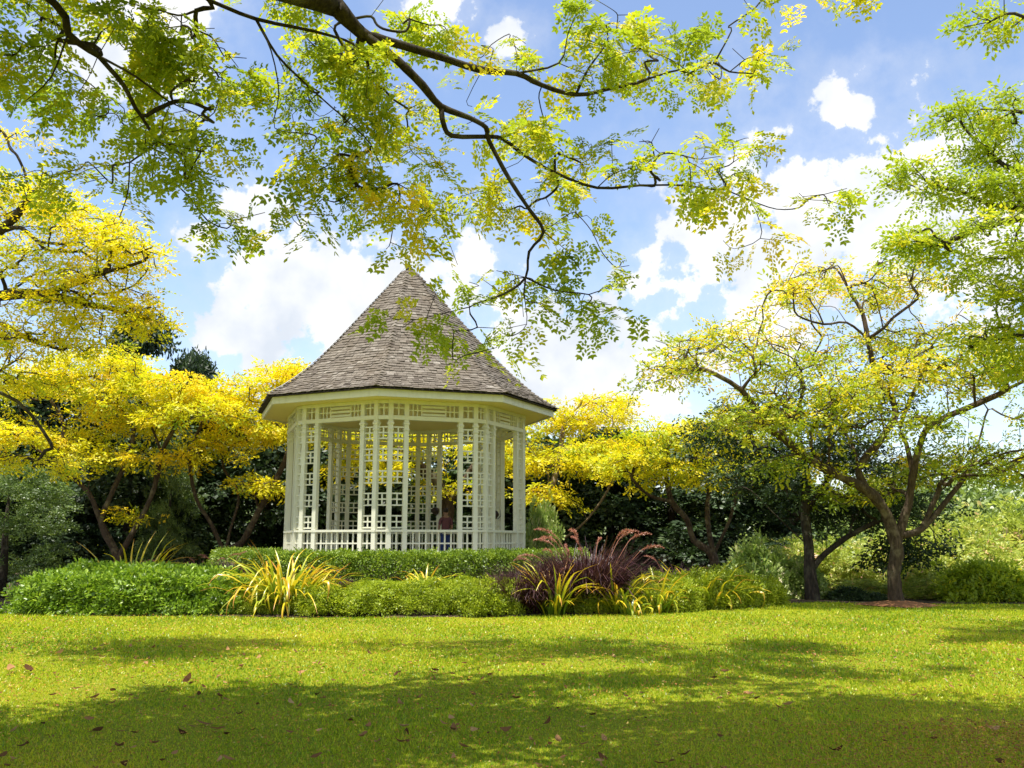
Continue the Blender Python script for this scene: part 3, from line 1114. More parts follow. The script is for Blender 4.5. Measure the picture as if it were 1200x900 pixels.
for (px, py, rx, rz, n_) in [
        (40, 40, 45, 30, 3), (110, 25, 40, 25, 2), (185, 45, 40, 22, 3), (30, 100, 30, 25, 2), (120, 130, 45, 25, 3), (85, 200, 35, 22, 2),
        (205, 130, 40, 25, 3), (230, 190, 50, 25, 4), (275, 235, 25, 18, 1), (265, 110, 30, 20, 2), (180, 90, 30, 20, 2), (275, 70, 22, 16, 1),
        (340, 20, 40, 14, 2), (395, 60, 35, 30, 3), (440, 100, 35, 35, 4), (370, 105, 30, 22, 2), (420, 165, 45, 35, 5), (350, 180, 35, 22, 2),
        (450, 225, 32, 28, 3), (400, 225, 30, 22, 2), (465, 275, 18, 16, 1), (365, 255, 15, 14, 1), (480, 30, 30, 18, 2), (500, 165, 28, 16, 1),
        (510, 255, 28, 14, 1), (560, 110, 32, 16, 2), (600, 60, 25, 16, 1), (630, 125, 25, 14, 1), (665, 50, 34, 22, 2), (740, 30, 40, 22, 3),
        (800, 50, 40, 25, 3), (870, 60, 34, 25, 2), (900, 25, 30, 16, 1), (840, 95, 28, 14, 1), (960, 2, 20, 8, 1), (720, 100, 25, 14, 1), (640, 170, 25, 14, 1), (700, 180, 40, 16, 2),
        (780, 185, 40, 18, 3), (660, 215, 28, 14, 1), (850, 185, 30, 18, 2), (900, 175, 24, 16, 1), (800, 240, 25, 10, 1), (885, 255, 26, 12, 1), (958, 224, 16, 8, 1),
        (610, 225, 22, 12, 1), (560, 205, 26, 12, 1), (480, 372, 16, 10, 1), (530, 385, 18, 9, 1), (556, 424, 12, 9, 1), (520, 345, 22, 10, 1), (590, 330, 20, 12, 1),
        (605, 390, 22, 14, 1), (650, 320, 28, 14, 2), (700, 350, 30, 16, 2), (740, 320, 22, 14, 1), (690, 280, 24, 9, 1), (660, 375, 20, 12, 1)]:
    Yb = 8.3 + (px / 1000.0) * 2.2 + rng.uniform(-.3, .5)
    OV.append(blob(px, py, Yb, rx, rz, n_, ry=.55))
# crown above and behind the picture, which throws the shade over the near lawn
OVT = [((-1.5, 5.6, 8.4), (3.8, 1.5, .9), 22), ((-6.5, 5.0, 8.2), (3.2, 2.4, 1.1), 18), ((2.2, 6.9, 8.2), (1.5, .8, .4), 6),
       ((-2.5, 12.6, 11.0), (5.0, 1.1, .4), 20), ((-4.0, -1.0, 8.8), (3.2, 2.6, 1.3), 16), ((-9.5, 5.0, 8.4), (2.4, 2.4, .9), 10), ((-2.0, 3.8, 7.6), (3.0, 2.0, .8), 15), ((-4.5, 5.6, 8.4), (3.0, 1.2, .8), 8)]


def overhead():
    # the visible boughs and the crown above grow from one skeleton; fine leaves where the eye can see leaflets
    nodes, parent, plen, idx = [], [], [], []
    for (pl_, pn, pts) in limbs:
        ids = []
        prev = -1 if pl_ is None else idx[pl_][pn]
        for p in pts:
            nodes.append(np.array(p, float))
            parent.append(prev)
            plen.append(0.0 if prev < 0 else plen[prev] + np.linalg.norm(nodes[-1] - nodes[prev]))
            prev = len(nodes) - 1
            ids.append(prev)
        idx.append(ids)
    tg = []
    nvis = 0
    for (c, rd, npads) in OV:
        c, rd = np.array(c), np.array(rd)
        for _ in range(int(npads * 1.0 + .3)):
            pc = c + rng.uniform(-1.05, 1.05, 3) * rd
            for _ in range(9 if (c[2] - 1.6) / c[1] > .36 else 5):
                tg.append(pc + rng.normal(0, 1, 3) * np.array([.17, .17, .07]))
    nvis = len(tg)
    for (c, rd, npads) in OVT:
        c, rd = np.array(c), np.array(rd)
        for _ in range(int(npads * 1.05)):
            pc = c + rng.uniform(-1, 1, 3) * rd
            for _ in range(6):
                tg.append(pc + rng.normal(0, 1, 3) * np.array([.42, .42, .13]))
    ntr = len(nodes)
    top = [i for li in (0, 18, 19, 20, 21) for i in idx[li]]
    low_ = [i for li in range(1, 18) for i in idx[li]]
    N, P, PL = grow(nodes, parent, plen, tg[:nvis], .25, low_)
    N, P, PL = grow(N, P, PL, tg[nvis:], .25, top)
    tip, pexp = .0028, 2.6
    rad = np.zeros(len(N))
    acc_ = np.zeros(len(N))
    for i in np.argsort(-PL):
        rad[i] = max(acc_[i], tip ** pexp) ** (1 / pexp)
        if P[i] >= 0:
            acc_[P[i]] += rad[i] ** pexp
    k = .34 / rad[0]
    rad = rad * (1 + (k - 1) * (rad / rad[0]) ** 1.2)
    # measured thickness of the boughs in view
    for li, r0, r1 in ((1, .20, .062), (2, .044, .013), (3, .044, .037), (4, .029, .014), (8, .029, .007), (11, .032, .012), (14, .045, .011), (12, .013, .007), (5, .012, .006), (6, .011, .006), (7, .009, .005), (13, .008, .005), (16, .009, .005), (9, .012, .008), (10, .014, .007), (15, .012, .007), (17, .010, .005)):
        ids = idx[li]
        rad[ids] = np.linspace(r0, r1, len(ids))
    t_ = thing('rain_tree', 'tall rain tree with dark crooked boughs and yellow green leaves hanging over the lawn', 'tree', tuple(tb_))
    link('trunk', branch_mesh('trunk', N - tb_, P, rad, M['bark_dark']), t_)
    sel = np.arange(ntr, len(N))
    sel = sel[rad[sel] < .0095]
    p_ = N[sel] - CAM
    # leaves that project into or near the frame get full leaflets
    fw = p_[:, 1] * cp + p_[:, 2] * sp
    vv = (-p_[:, 1] * sp + p_[:, 2] * cp) / np.maximum(fw, .1)
    near = (fw > 4) & (vv < .50)
    Vs, Fs, As = [], [], []
    off = 0
    for grp, tm, ns, lsc, sprd in ((sel[near], LEAF_NEAR, 1.45, 1.3, .10), (sel[~near], LEAF_MID, 9, 1.7, .28)):
        reps = rng.poisson(ns, len(grp)) if ns < 3 else np.full(len(grp), ns)
        rep = np.repeat(np.arange(len(grp)), reps)
        dirn = nrm(N[grp] - N[P[grp]])
        pos = N[grp][rep] - tb_ + rng.normal(0, 1, (len(rep), 3)) * np.array([sprd, sprd, sprd * .5])
        xd = dirn[rep] * .5 + rng.normal(0, .7, (len(rep), 3)) * np.array([1, 1, .5]) + np.array([0, 0, -.30])
        zd = np.array([0, 0, 1.0]) + rng.normal(0, .45, (len(rep), 3))
        sc = lsc * rng.uniform(.7, 1.2, len(rep))
        Q = N[grp][rep]
        low = np.sin(Q[:, 0] * 2.3 + Q[:, 2] * 1.9 + 1) * np.sin(Q[:, 1] * 2.1 + Q[:, 2] * 2.7)
        tone = .47 + .022 * Q[:, 0]                         # yellower towards the outer boughs
        var = np.clip(tone + .2 * low + rng.normal(0, .13, len(rep)), 0, 1)
        V, Fq, A = batch(tm, pos, xd, zd, sc, var, .07)
        Vs.append(V)
        Fs.append(Fq + off)
        As.append(A)
        off += len(V)
    link('crown', mesh_np('crown', np.concatenate(Vs), np.concatenate(Fs), M['leaf_over'], np.concatenate(As)), t_)


overhead()

# --- big spreading tree on the right lawn edge
Yr = 24.1
limbs = [
    (None, 0, [BT - np.array([0, 0, .1])] + px_limb([(1048, 690), (1048, 665), (1051, 642), (1053, 628)], Yr)),
    (0, 3, px_limb([(1037, 599), (1015, 574), (990, 561), (962, 547), (937, 530), (915, 511), (894, 495), (869, 457), (828, 434)], Yr, 22.4)),
    (1, 1, px_limb([(1006, 549), (1000, 524), (981, 490), (972, 459), (955, 425)], Yr - .2, 25.5)),
    (2, 0, px_limb([(1025, 524), (1037, 508), (1049, 487), (1045, 468), (1027, 442), (1017, 397), (1010, 365), (995, 340), (980, 315)], Yr, 25)),
    (3, 5, px_limb([(1035, 385), (1047, 372), (1075, 350)], Yr, 24)),
    (3, 5, px_limb([(992, 378), (965, 380), (935, 370)], Yr, 23.4)),
    (0, 4, px_limb([(1065, 589), (1070, 555), (1076, 528), (1087, 502), (1112, 487), (1143, 474), (1180, 456), (1215, 440)], Yr, 23)),
    (6, 1, px_limb([(1062, 520), (1055, 500), (1075, 450), (1090, 420)], Yr, 25.5)),
    (0, 4, px_limb([(1080, 620), (1112, 583), (1133, 555), (1148, 515), (1158, 480)], Yr, 25.5)),
    (8, 2, px_limb([(1174, 532), (1205, 526), (1250, 510)], Yr, 24)),
    (8, 0, px_limb([(1099, 578), (1124, 558), (1150, 545)], Yr + .2, 26)),
]
bl = [blob(985, 325, 24.5, 95, 40, 8, 2.4), blob(1075, 330, 24, 65, 36, 6, 2), blob(920, 350, 24.2, 50, 26, 3, 1.6), blob(835, 410, 22.6, 65, 38, 8, 1.7), blob(790, 440, 22.4, 36, 26, 3, 1.2), blob(905, 440, 23.2, 60, 45, 10, 2.0),
      blob(960, 480, 22.6, 60, 45, 11, 1.6), blob(1030, 455, 22.8, 60, 45, 9, 1.8), blob(1110, 440, 23.2, 70, 45, 12, 2.2), blob(1180, 440, 23.4, 60, 45, 10, 2),
      blob(1170, 545, 24.2, 60, 45, 12, 2), blob(1105, 550, 25.4, 50, 40, 9, 1.6), blob(1025, 575, 25.6, 50, 26, 8, 1.4), blob(1240, 490, 24, 60, 50, 8, 2), blob(890, 490, 22.8, 50, 34, 8, 1.5),
      blob(1000, 410, 25.4, 60, 40, 6, 1.8), blob(1100, 395, 24.6, 60, 34, 6, 1.8), blob(940, 545, 23.4, 46, 20, 4, 1.2), blob(1080, 500, 22.2, 46, 26, 5, 1.2), blob(880, 395, 23.6, 50, 26, 4, 1.6)]
make_tree('spreading_tree', 'large forked tree with spreading limbs and sparse yellow top in orange mulch', BT, limbs, bl, 'leaf_mixed', LEAF_MID, 'bark', .165,
          tip=.010, pad_r=.62, pad_t=.15, per_pad=8, sprays=2, lscale=.95, vmean=.36, vsd=.28, spread=.20, vtop=.55, mult=1.6)

# --- green tree reaching in from the right, nearer
TR = np.array([12.6, 14.6, 0.0])
TR[2] = float(height(TR[0], TR[1]))
limbs = [(None, 0, up(TR, (12.5, 14.6, 1.6), (12.3, 14.7, 3.2), (11.9, 14.8, 4.4))),
         (0, 3, px_limb([(1330, 270), (1250, 250), (1200, 244), (1162, 240), (1132, 227), (1090, 216)], 15.2, 15.6)),
         (0, 3, px_limb([(1330, 300), (1250, 262), (1200, 256), (1151, 266), (1110, 285)], 14.6, 14.2)),
         (0, 3, px_limb([(1330, 210), (1260, 200), (1200, 201), (1166, 186), (1130, 150)], 15.6, 16.4)),
         (0, 3, px_limb([(1350, 380), (1260, 385), (1180, 395), (1100, 408)], 15.2, 15.8)),
         (3, 1, px_limb([(1240, 150), (1190, 130), (1150, 128)], 16, 16.4)),
         (0, 3, px_limb([(1340, 160), (1260, 60), (1200, 20)], 14, 13.4))]
bl = [blob(1115, 135, 16.3, 26, 8, 2, .5), blob(1170, 125, 16.2, 35, 14, 4, .7), blob(1160, 175, 16, 40, 20, 4, .8), blob(1060, 205, 15.6, 20, 10, 2, .4), blob(1105, 222, 15.5, 34, 16, 4, .7),
      blob(1170, 230, 15.3, 40, 22, 6, .9), blob(1075, 285, 14.4, 24, 18, 3, .5), blob(1130, 275, 14.4, 36, 18, 4, .7), blob(1185, 300, 14.8, 35, 26, 5, .9), blob(1160, 350, 15.3, 40, 20, 3, 1.0),
      blob(1190, 385, 15.2, 40, 18, 3, 1.0), blob(1130, 400, 15.6, 30, 10, 2, .7), blob(1190, 430, 15.4, 30, 14, 2, .8), blob(1290, 200, 15, 70, 60, 12, 1.4), blob(1320, 330, 15, 80, 70, 14, 1.5), blob(1420, 240, 14.6, 90, 90, 14, 2), blob(1185, 12, 13.4, 32, 12, 2, .4)]
make_tree('leaning_tree', 'bright green tree reaching its layered boughs over the lawn from beyond the right', TR, limbs, bl, 'leaf_green', LEAF_MID, 'bark_dark', .26,
          tip=.007, pad_r=.42, pad_t=.07, per_pad=8, sprays=5, lscale=.78, vmean=.50, vsd=.18, spread=.14, mult=1.05)

# --- yellow tree reaching in from the left
TL = np.array([-18.2, 23.0, 0.0])
TL[2] = float(height(TL[0], TL[1]))
limbs = [(None, 0, up(TL, (-18.1, 23, 1.4), (-17.9, 22.9, 3.0), (-17.5, 22.9, 4.3))),
         (0, 3, px_limb([(-130, 330), (-60, 290), (0, 271), (24, 267), (45, 284), (77, 287)], 22.6, 21.6)),
         (0, 3, px_limb([(-120, 380), (-50, 355), (0, 347), (48, 345), (101, 356), (139, 364), (173, 373)], 23, 21.8)),
         (0, 3, px_limb([(-120, 410), (-50, 385), (0, 379), (32, 397), (75, 410)], 23.4, 23)),
         (1, 2, px_limb([(40, 225), (70, 215)], 22, 21.8)),
         (2, 3, px_limb([(120, 320), (170, 305)], 21.8, 21.4)),
         (0, 3, px_limb([(-110, 440), (-40, 450), (20, 470), (60, 520)], 23, 24))]
bl = [blob(30, 225, 22, 55, 30, 9, 1.4), blob(85, 255, 21.8, 60, 28, 10, 1.5), blob(120, 285, 21.6, 60, 26, 10, 1.5), blob(170, 300, 21.5, 38, 16, 5, 1.0), blob(50, 310, 22, 60, 30, 11, 1.6), blob(120, 335, 21.8, 50, 20, 7, 1.2),
      blob(60, 360, 22.4, 60, 22, 8, 1.5), blob(180, 372, 21.7, 30, 10, 4, .8), blob(120, 365, 21.8, 45, 14, 5, 1.0), blob(30, 405, 23, 50, 25, 8, 1.6), blob(95, 400, 23, 50, 18, 6, 1.3), blob(15, 450, 23.4, 40, 26, 6, 1.4),
      blob(-80, 250, 22.5, 90, 70, 18, 2.6), blob(-90, 380, 23, 90, 60, 14, 2.6), blob(20, 545, 24.4, 55, 24, 7, 1.4), blob(5, 165, 22.2, 40, 20, 4, 1.2), blob(-160, 270, 23, 90, 90, 14, 3)]
make_tree('golden_tree', 'golden yellow tree with flat layered boughs reaching in from the left of the lawn', TL, limbs, bl, 'leaf_yellow', LEAF_MID, 'bark_dark', .30,
          tip=.009, pad_r=.62, pad_t=.09, per_pad=9, sprays=3, lscale=.85, vmean=.58, vsd=.24, spread=.21)

# --- golden trees behind the bed
def gp(px, Y):
    return ground_pt(px, Y)

b1 = gp(138, 33)
limbs = [(None, 0, [b1 - np.array([0, 0, .1]), W(138, 655, 33)]),
         (0, 1, px_limb([(119, 613), (103, 576), (70, 543), (40, 525)], 33, 32)),
         (0, 1, px_limb([(164, 609), (181, 572), (189, 531), (181, 508), (165, 470)], 33, 33.5)),
         (1, 0, px_limb([(128, 585), (152, 531), (157, 505), (140, 475)], 33, 34)),
         (2, 2, px_limb([(205, 500), (235, 485)], 33, 32)),
         (1, 2, px_limb([(75, 500), (60, 470)], 33, 34))]
bl = [blob(60, 450, 33, 60, 34, 14, 2.4), blob(120, 435, 33.5, 60, 34, 14, 2.4), blob(190, 460, 33, 60, 32, 15, 2.2), blob(235, 485, 32.4, 45, 26, 10, 1.8), blob(140, 490, 33, 70, 30, 14, 2.2), blob(40, 510, 32.4, 50, 28, 10, 2), blob(90, 530, 32.4, 40, 18, 4, 1.4), blob(190, 530, 32.4, 40, 16, 4, 1.2), blob(150, 600, 32.6, 12, 8, 1, .4)]
make_tree('golden_tree', 'golden yellow tree on two thin stems behind the bright green shrub', b1, limbs, bl, 'leaf_yellow', LEAF_MID, 'bark', .14,
          group='golden trees around the bandstand', tip=.011, pad_r=.75, pad_t=.11, per_pad=8, sprays=4, lscale=1.15, vmean=.56, vsd=.24, spread=.26)
b2 = gp(266, 34)
limbs = [(None, 0, [b2 - np.array([0, 0, .1]), W(264, 650, 34)]),
         (0, 1, px_limb([(247, 613), (230, 584), (222, 535), (235, 500)], 34, 33)),
         (0, 1, px_limb([(270, 620), (280, 580), (262, 550), (255, 510)], 34, 35)),
         (0, 1, px_limb([(284, 635), (304, 597), (329, 551), (345, 510), (350, 470)], 34, 34))]
bl = [blob(250, 475, 34, 50, 26, 10, 2), blob(300, 465, 34.5, 50, 30, 12, 2), blob(340, 440, 35, 36, 18, 8, 1.6), blob(320, 510, 34, 45, 24, 9, 1.8), blob(270, 520, 34, 40, 22, 6, 1.6), blob(310, 570, 33.6, 32, 18, 4, 1.2), blob(380, 500, 35.5, 50, 40, 10, 2)]
make_tree('golden_tree', 'golden yellow tree of three leaning stems beside the left posts of the bandstand', b2, limbs, bl, 'leaf_yellow', LEAF_MID, 'bark', .14,
          group='golden trees around the bandstand', tip=.011, pad_r=.75, pad_t=.11, per_pad=8, sprays=4, lscale=1.15, vmean=.60, vsd=.23, spread=.26)
b3 = gp(524, 38.5)
limbs = [(None, 0, [b3 - np.array([0, 0, .1]), W(522, 620, 38.5), W(524, 590, 38.5)]),
         (0, 2, px_limb([(505, 560), (470, 530), (430, 510)], 38, 37)),
         (0, 2, px_limb([(540, 570), (560, 540), (600, 515)], 38.5, 39))]
bl = [blob(440, 545, 37.5, 60, 40, 13, 2), blob(500, 520, 38, 60, 30, 11, 2), blob(580, 530, 38.4, 50, 34, 11, 2), blob(400, 520, 37.6, 40, 40, 8, 1.8), blob(535, 570, 37.5, 30, 14, 3, 1)]
make_tree('golden_tree', 'golden yellow tree seen through the lattice behind the bandstand', b3, limbs, bl, 'leaf_yellow', LEAF_MID, 'bark', .30,
          group='golden trees around the bandstand', tip=.012, pad_r=.8, pad_t=.12, per_pad=7, sprays=4, lscale=1.25, vmean=.55, vsd=.24, spread=.28)
b4 = gp(836, 33)
limbs = [(None, 0, [b4 - np.array([0, 0, .1]), W(836, 652, 33)]),
         (0, 1, px_limb([(829, 609), (831, 575), (835, 540)], 33, 34)),
         (0, 1, px_limb([(841, 640), (856, 607), (867, 567), (883, 540), (900, 519)], 33, 32)),
         (0, 1, px_limb([(813, 633), (805, 609), (787, 588), (760, 580), (740, 560)], 33, 32.4)),
         (3, 2, px_limb([(780, 555), (770, 525)], 33, 34))]
bl = [blob(780, 515, 33, 55, 24, 12, 2), blob(840, 510, 33.4, 50, 30, 11, 2), blob(735, 545, 32.4, 45, 22, 9, 1.6), blob(800, 555, 33, 50, 20, 8, 1.6), blob(870, 550, 32.2, 36, 22, 5, 1.4), blob(880, 490, 33, 40, 28, 6, 1.8)]
make_tree('golden_tree', 'lemon yellow tree with three dark stems behind the lime shrubs', b4, limbs, bl, 'leaf_yellow', LEAF_MID, 'bark', .15,
          group='golden trees around the bandstand', tip=.011, pad_r=.75, pad_t=.11, per_pad=8, sprays=4, lscale=1.15, vmean=.46, vsd=.24, spread=.26)
b5 = gp(648, 36.5)
limbs = [(None, 0, [b5 - np.array([0, 0, .1]), W(645, 640, 36.5), W(638, 604, 36.5)]),
         (0, 1, px_limb([(665, 628), (688, 609), (712, 575), (722, 545)], 36, 35)),
         (0, 2, px_limb([(645, 575), (655, 540), (660, 500)], 36.5, 37.5))]
bl = [blob(650, 490, 37, 45, 28, 11, 2), blob(700, 480, 37.5, 45, 24, 9, 2), blob(655, 540, 36.6, 45, 28, 10, 2), blob(705, 530, 35.6, 45, 26, 9, 1.8), blob(640, 580, 36, 26, 14, 3, 1)]
make_tree('golden_tree', 'orange yellow tree with a leaning trunk beside the right posts of the bandstand', b5, limbs, bl, 'leaf_yellow', LEAF_MID, 'bark_pale', .13,
          group='golden trees around the bandstand', tip=.011, pad_r=.75, pad_t=.11, per_pad=8, sprays=4, lscale=1.2, vmean=.60, vsd=.23, spread=.26)
# dark slim tree behind the big one
b6 = gp(949, 26.6)
limbs = [(None, 0, [b6 - np.array([0, 0, .1]), W(949, 670, 26.6), W(948, 640, 26.6), W(943, 600, 26.6), W(945, 560, 26.7), W(940, 520, 27)]),
         (0, 2, px_limb([(928, 622), (905, 600), (880, 575)], 26.6, 26)),
         (0, 1, px_limb([(968, 648), (995, 628), (1030, 610)], 26.6, 27)),
         (0, 3, px_limb([(965, 570), (985, 535)], 26.6, 28))]
bl = [blob(880, 500, 28, 60, 45, 10, 2), blob(1060, 560, 28.4, 50, 50, 10, 2), blob(900, 560, 27, 55, 45, 13, 2), blob(960, 540, 27.6, 60, 50, 15, 2.2), blob(1020, 590, 27.8, 55, 35, 12, 2), blob(960, 600, 28, 60, 25, 10, 1.8), blob(1065, 645, 27.6, 28, 24, 6, 1.2), blob(1000, 480, 28.4, 60, 45, 11, 2)]
make_tree('shade_tree', 'slim dark trunked tree with dense deep green crown behind the forked tree', b6, limbs, bl, 'leaf_dark', LEAF_MID, 'bark_dark', .16,
          tip=.010, pad_r=.7, pad_t=.2, per_pad=8, sprays=4, lscale=1.1, vmean=.55, vsd=.25, spread=.28)


# --- dark evergreen trees behind: two meshes of each part, copied
def ever_proto(seed, h, r, n_, cone, mat='leaf_dark', tm=None, lsc=1.0):
    rg = np.random.default_rng(seed)
    # lumpy crown made of clumps
    pts, nr = [], []
    for i in range(46):
        z = rg.uniform(.06, 1.0)
        rr = r * (1 - cone * z) * math.sqrt(max(1 - (max(z - .55, 0) / .47) ** 2, .02))
        a = rg.uniform(0, 2 * np.pi)
        c = np.array([rr * .78 * math.cos(a), rr * .78 * math.sin(a), z * h])
        cr_ = rg.uniform(.5, 1.0) * r * .42
        m = n_ // 46
        d = nrm(rg.normal(size=(m, 3)))
        d[:, 2] = np.abs(d[:, 2]) * .9 - .2
        pts.append(c + d * cr_ * rg.uniform(.75, 1.05, (m, 1)) * np.array([1, 1, .8]))
        nr.append(d)
    pts = np.concatenate(pts)
    nr = np.concatenate(nr)
    pts[:, 2] = np.maximum(pts[:, 2], .12)
    xd = rg.normal(0, 1, pts.shape) + nr * .4 + np.array([0, 0, -.5])
    zd = nr + rg.normal(0, .45, pts.shape) + np.array([0, 0, .5])
    V, Fq, A = batch(tm or LEAF_FAR, pts, xd, zd, lsc * rg.uniform(.7, 1.25, len(pts)), np.clip(rg.normal(.5, .22, len(pts)), 0, 1), .1)
    crown = mesh_np('crown', V, Fq, M[mat], A)
    mb = tube([(0, 0, -.2), (.05, 0, h * .2), (-.05, .06, h * .5), (0, 0, h * .9)], [.24, .2, .14, .03], 8)
    return crown, mb.mesh('trunk', M['bark_dark'], True)


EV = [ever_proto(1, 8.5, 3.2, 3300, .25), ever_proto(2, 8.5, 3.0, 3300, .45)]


def evergreen(px, Y, toppy, width, k, label, group='dark evergreen trees behind the bandstand', rz=0.0):
    p = gp(px, Y)
    ztop = W(px, toppy, Y)[2]
    s = (ztop - p[2]) / 8.7
    t_ = thing('evergreen_tree', label, 'tree', tuple(p), group, rz)
    w = width / (6.4 * s)
    t_.scale = (s * w, s * w, s)
    link('crown', EV[k][0], t_)
    link('trunk', EV[k][1], t_)
    return t_


DKL = ['dense dark evergreen tree behind the tall grey green shrub', 'dark evergreen tree behind the left half of the two stemmed golden tree',
       'dark evergreen tree between the two stems of the golden tree', 'dark evergreen tree between the golden trees left of the bandstand', 'dark evergreen tree behind the three leaning golden stems',
       'dark evergreen tree behind the left bay of the bandstand lattice', 'dark evergreen tree behind the middle bay of the bandstand lattice', 'dark evergreen tree behind the right bay of the bandstand lattice',
       'dark evergreen tree behind the small pale leaved shrub', 'dark evergreen tree behind the tall purple fountain grass', 'dark evergreen tree behind the left stem of the lemon yellow tree', 'dark evergreen tree behind the right stem of the lemon yellow tree']
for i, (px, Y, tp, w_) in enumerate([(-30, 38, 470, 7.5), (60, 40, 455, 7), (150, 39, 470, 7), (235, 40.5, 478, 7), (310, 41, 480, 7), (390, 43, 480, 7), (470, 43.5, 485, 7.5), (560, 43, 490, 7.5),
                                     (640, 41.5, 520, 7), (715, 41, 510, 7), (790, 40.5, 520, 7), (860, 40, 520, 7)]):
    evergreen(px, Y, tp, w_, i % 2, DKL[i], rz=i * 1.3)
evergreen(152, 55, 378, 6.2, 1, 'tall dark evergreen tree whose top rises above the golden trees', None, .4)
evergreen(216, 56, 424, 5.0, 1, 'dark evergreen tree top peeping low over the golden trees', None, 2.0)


# ---------------------------------------------------------------- shrubs and hedges
def shell_pts(n_, rx, ry, h, p=2.6, rough=.12, seed=0, inner=.12):
    rg = np.random.default_rng(seed)
    d = nrm(rg.normal(size=(n_, 3)))
    d[:, 2] = np.abs(d[:, 2])
    q = (np.abs(d) ** p).sum(1) ** (-1 / p)
    ph = rg.uniform(0, 6.28, 8)
    lump = sum(np.sin(d[:, 0] * f1 + ph[i]) * np.sin(d[:, 1] * f1 * 1.1 + ph[i + 4]) * np.sin(d[:, 2] * f1 + ph[i]) for i, f1 in enumerate((5, 8, 13, 19))) * rough
    s = (q * (1 + lump) * (1 - np.abs(rg.normal(0, inner, n_))))[:, None]
    P_ = d * s * np.array([rx, ry, h])
    P_[:, 2] = np.maximum(P_[:, 2], .02)
    nr = nrm(d / np.array([rx, ry, h]))
    return P_, nr, rg


def bush_mesh(n_, rx, ry, h, mat, tm, lsc, seed, rough=.12, p=2.6, vm=.5, vs_=.22, inner=.12, upw=.5):
    P_, nr, rg = shell_pts(n_, rx, ry, h, p, rough, seed, inner)
    xd = rg.normal(0, .8, P_.shape) + nr * .7 + np.array([0, 0, .15])
    zd = nr + rg.normal(0, .4, P_.shape) + np.array([0, 0, upw])
    V, Fq, A = batch(tm, P_, xd, zd, lsc * rg.uniform(.7, 1.25, n_), np.clip(rg.normal(vm, vs_, n_), 0, 1), .08)
    return mesh_np('foliage', V, Fq, M[mat], A)


def stems_mesh(rx, ry, h, n_, seed, mat='bark', r0=.012):
    rg = np.random.default_rng(seed)
    mb = MB()
    for i in range(n_):
        a = rg.uniform(0, 6.28)
        q = math.sqrt(rg.uniform(0, 1)) * .75
        x, y = rx * q * math.cos(a), ry * q * math.sin(a)
        tube([(x * .45, y * .45, -.05), (x * .75, y * .75, h * .4), (x, y, h * .85)], [r0, r0 * .8, r0 * .3], 4, mb)
    return mb.mesh('stems', M[mat], True)


def bush(name, label, cat, p, fol, stm, group=None, scale=(1, 1, 1), rz=0.0):
    t_ = thing(name, label, cat, tuple(p), group, rz)
    t_.scale = scale
    link('foliage', fol, t_)
    link('stems', stm, t_)['kind'] = 'stuff'
    return t_


# bright green shrub at the left end of the bed
p = gp(166, 22.0)
p[2] = 0.0
bush('leafy_shrub', 'broad bright green leafy shrub at the end of the bed', 'shrub', p,
     bush_mesh(9500, 2.62, 1.25, .98, 'leaf_shrub', LEAF_ROSETTE, 1.15, 5, .07, 3.4, .5, .22, .09), stems_mesh(2.8, 1.2, .9, 40, 5))
# clipped hedge round the bandstand
n_ = 21000
rg = np.random.default_rng(11)
aa = rg.uniform(R(-205), R(25), n_)
u = rg.uniform(0, 1, n_)
prof_u = np.array([0, .30, .70, 1.0])
rr_ = np.interp(u, prof_u, [5.45, 5.40, 4.62, 4.58])
zz_ = np.interp(u, prof_u, [.0, .66, .66, .05])
nrr = np.interp(u, [0, .27, .33, .67, .73, 1], [1, 1, 0, 0, -1, -1])
lump = .035 * np.sin(aa * 31) + .03 * np.sin(aa * 57 + 1) + rg.normal(0, .03, n_) - np.abs(rg.normal(0, .04, n_))
rr_ = rr_ + lump * nrr
zz_ = zz_ + lump * (1 - np.abs(nrr))
x_, y_ = rr_ * np.cos(aa), rr_ * np.sin(aa)
hg_ = height(CX + x_, CY + y_)
P_ = np.stack([x_, y_, hg_ + zz_ / .66 * (1.27 - hg_)], 1)
nv = np.stack([np.cos(aa) * nrr, np.sin(aa) * nrr, 1 - np.abs(nrr)], 1)
V, Fq, A = batch(LEAF_TINY, P_, rg.normal(0, .7, P_.shape) + nv * .8, nv + rg.normal(0, .45, P_.shape) + np.array([0, 0, .4]), rg.uniform(1.3, 2.0, n_), np.clip(rg.normal(.5, .2, n_), 0, 1))
t_ = thing('clipped_hedge', 'low clipped hedge curving round the foot of the bandstand', 'hedge', (CX, CY, 0))
link('foliage', mesh_np('foliage', V, Fq, M['leaf_hedge'], A), t_)
mb = MB()
for i in range(90):
    a = R(-205) + (i + .5) / 90 * R(230)
    rr = rg.uniform(4.75, 5.25)
    x, y = rr * math.cos(a), rr * math.sin(a)
    z = float(height(CX + x, CY + y))
    tube([(x, y, z - .05), (x + .03, y, z + .2), (x - .04, y + .05, z + .38)], [.014, .011, .005], 4, mb)
link('stems', mb.mesh('stems', M['bark'], True), t_)['kind'] = 'stuff'

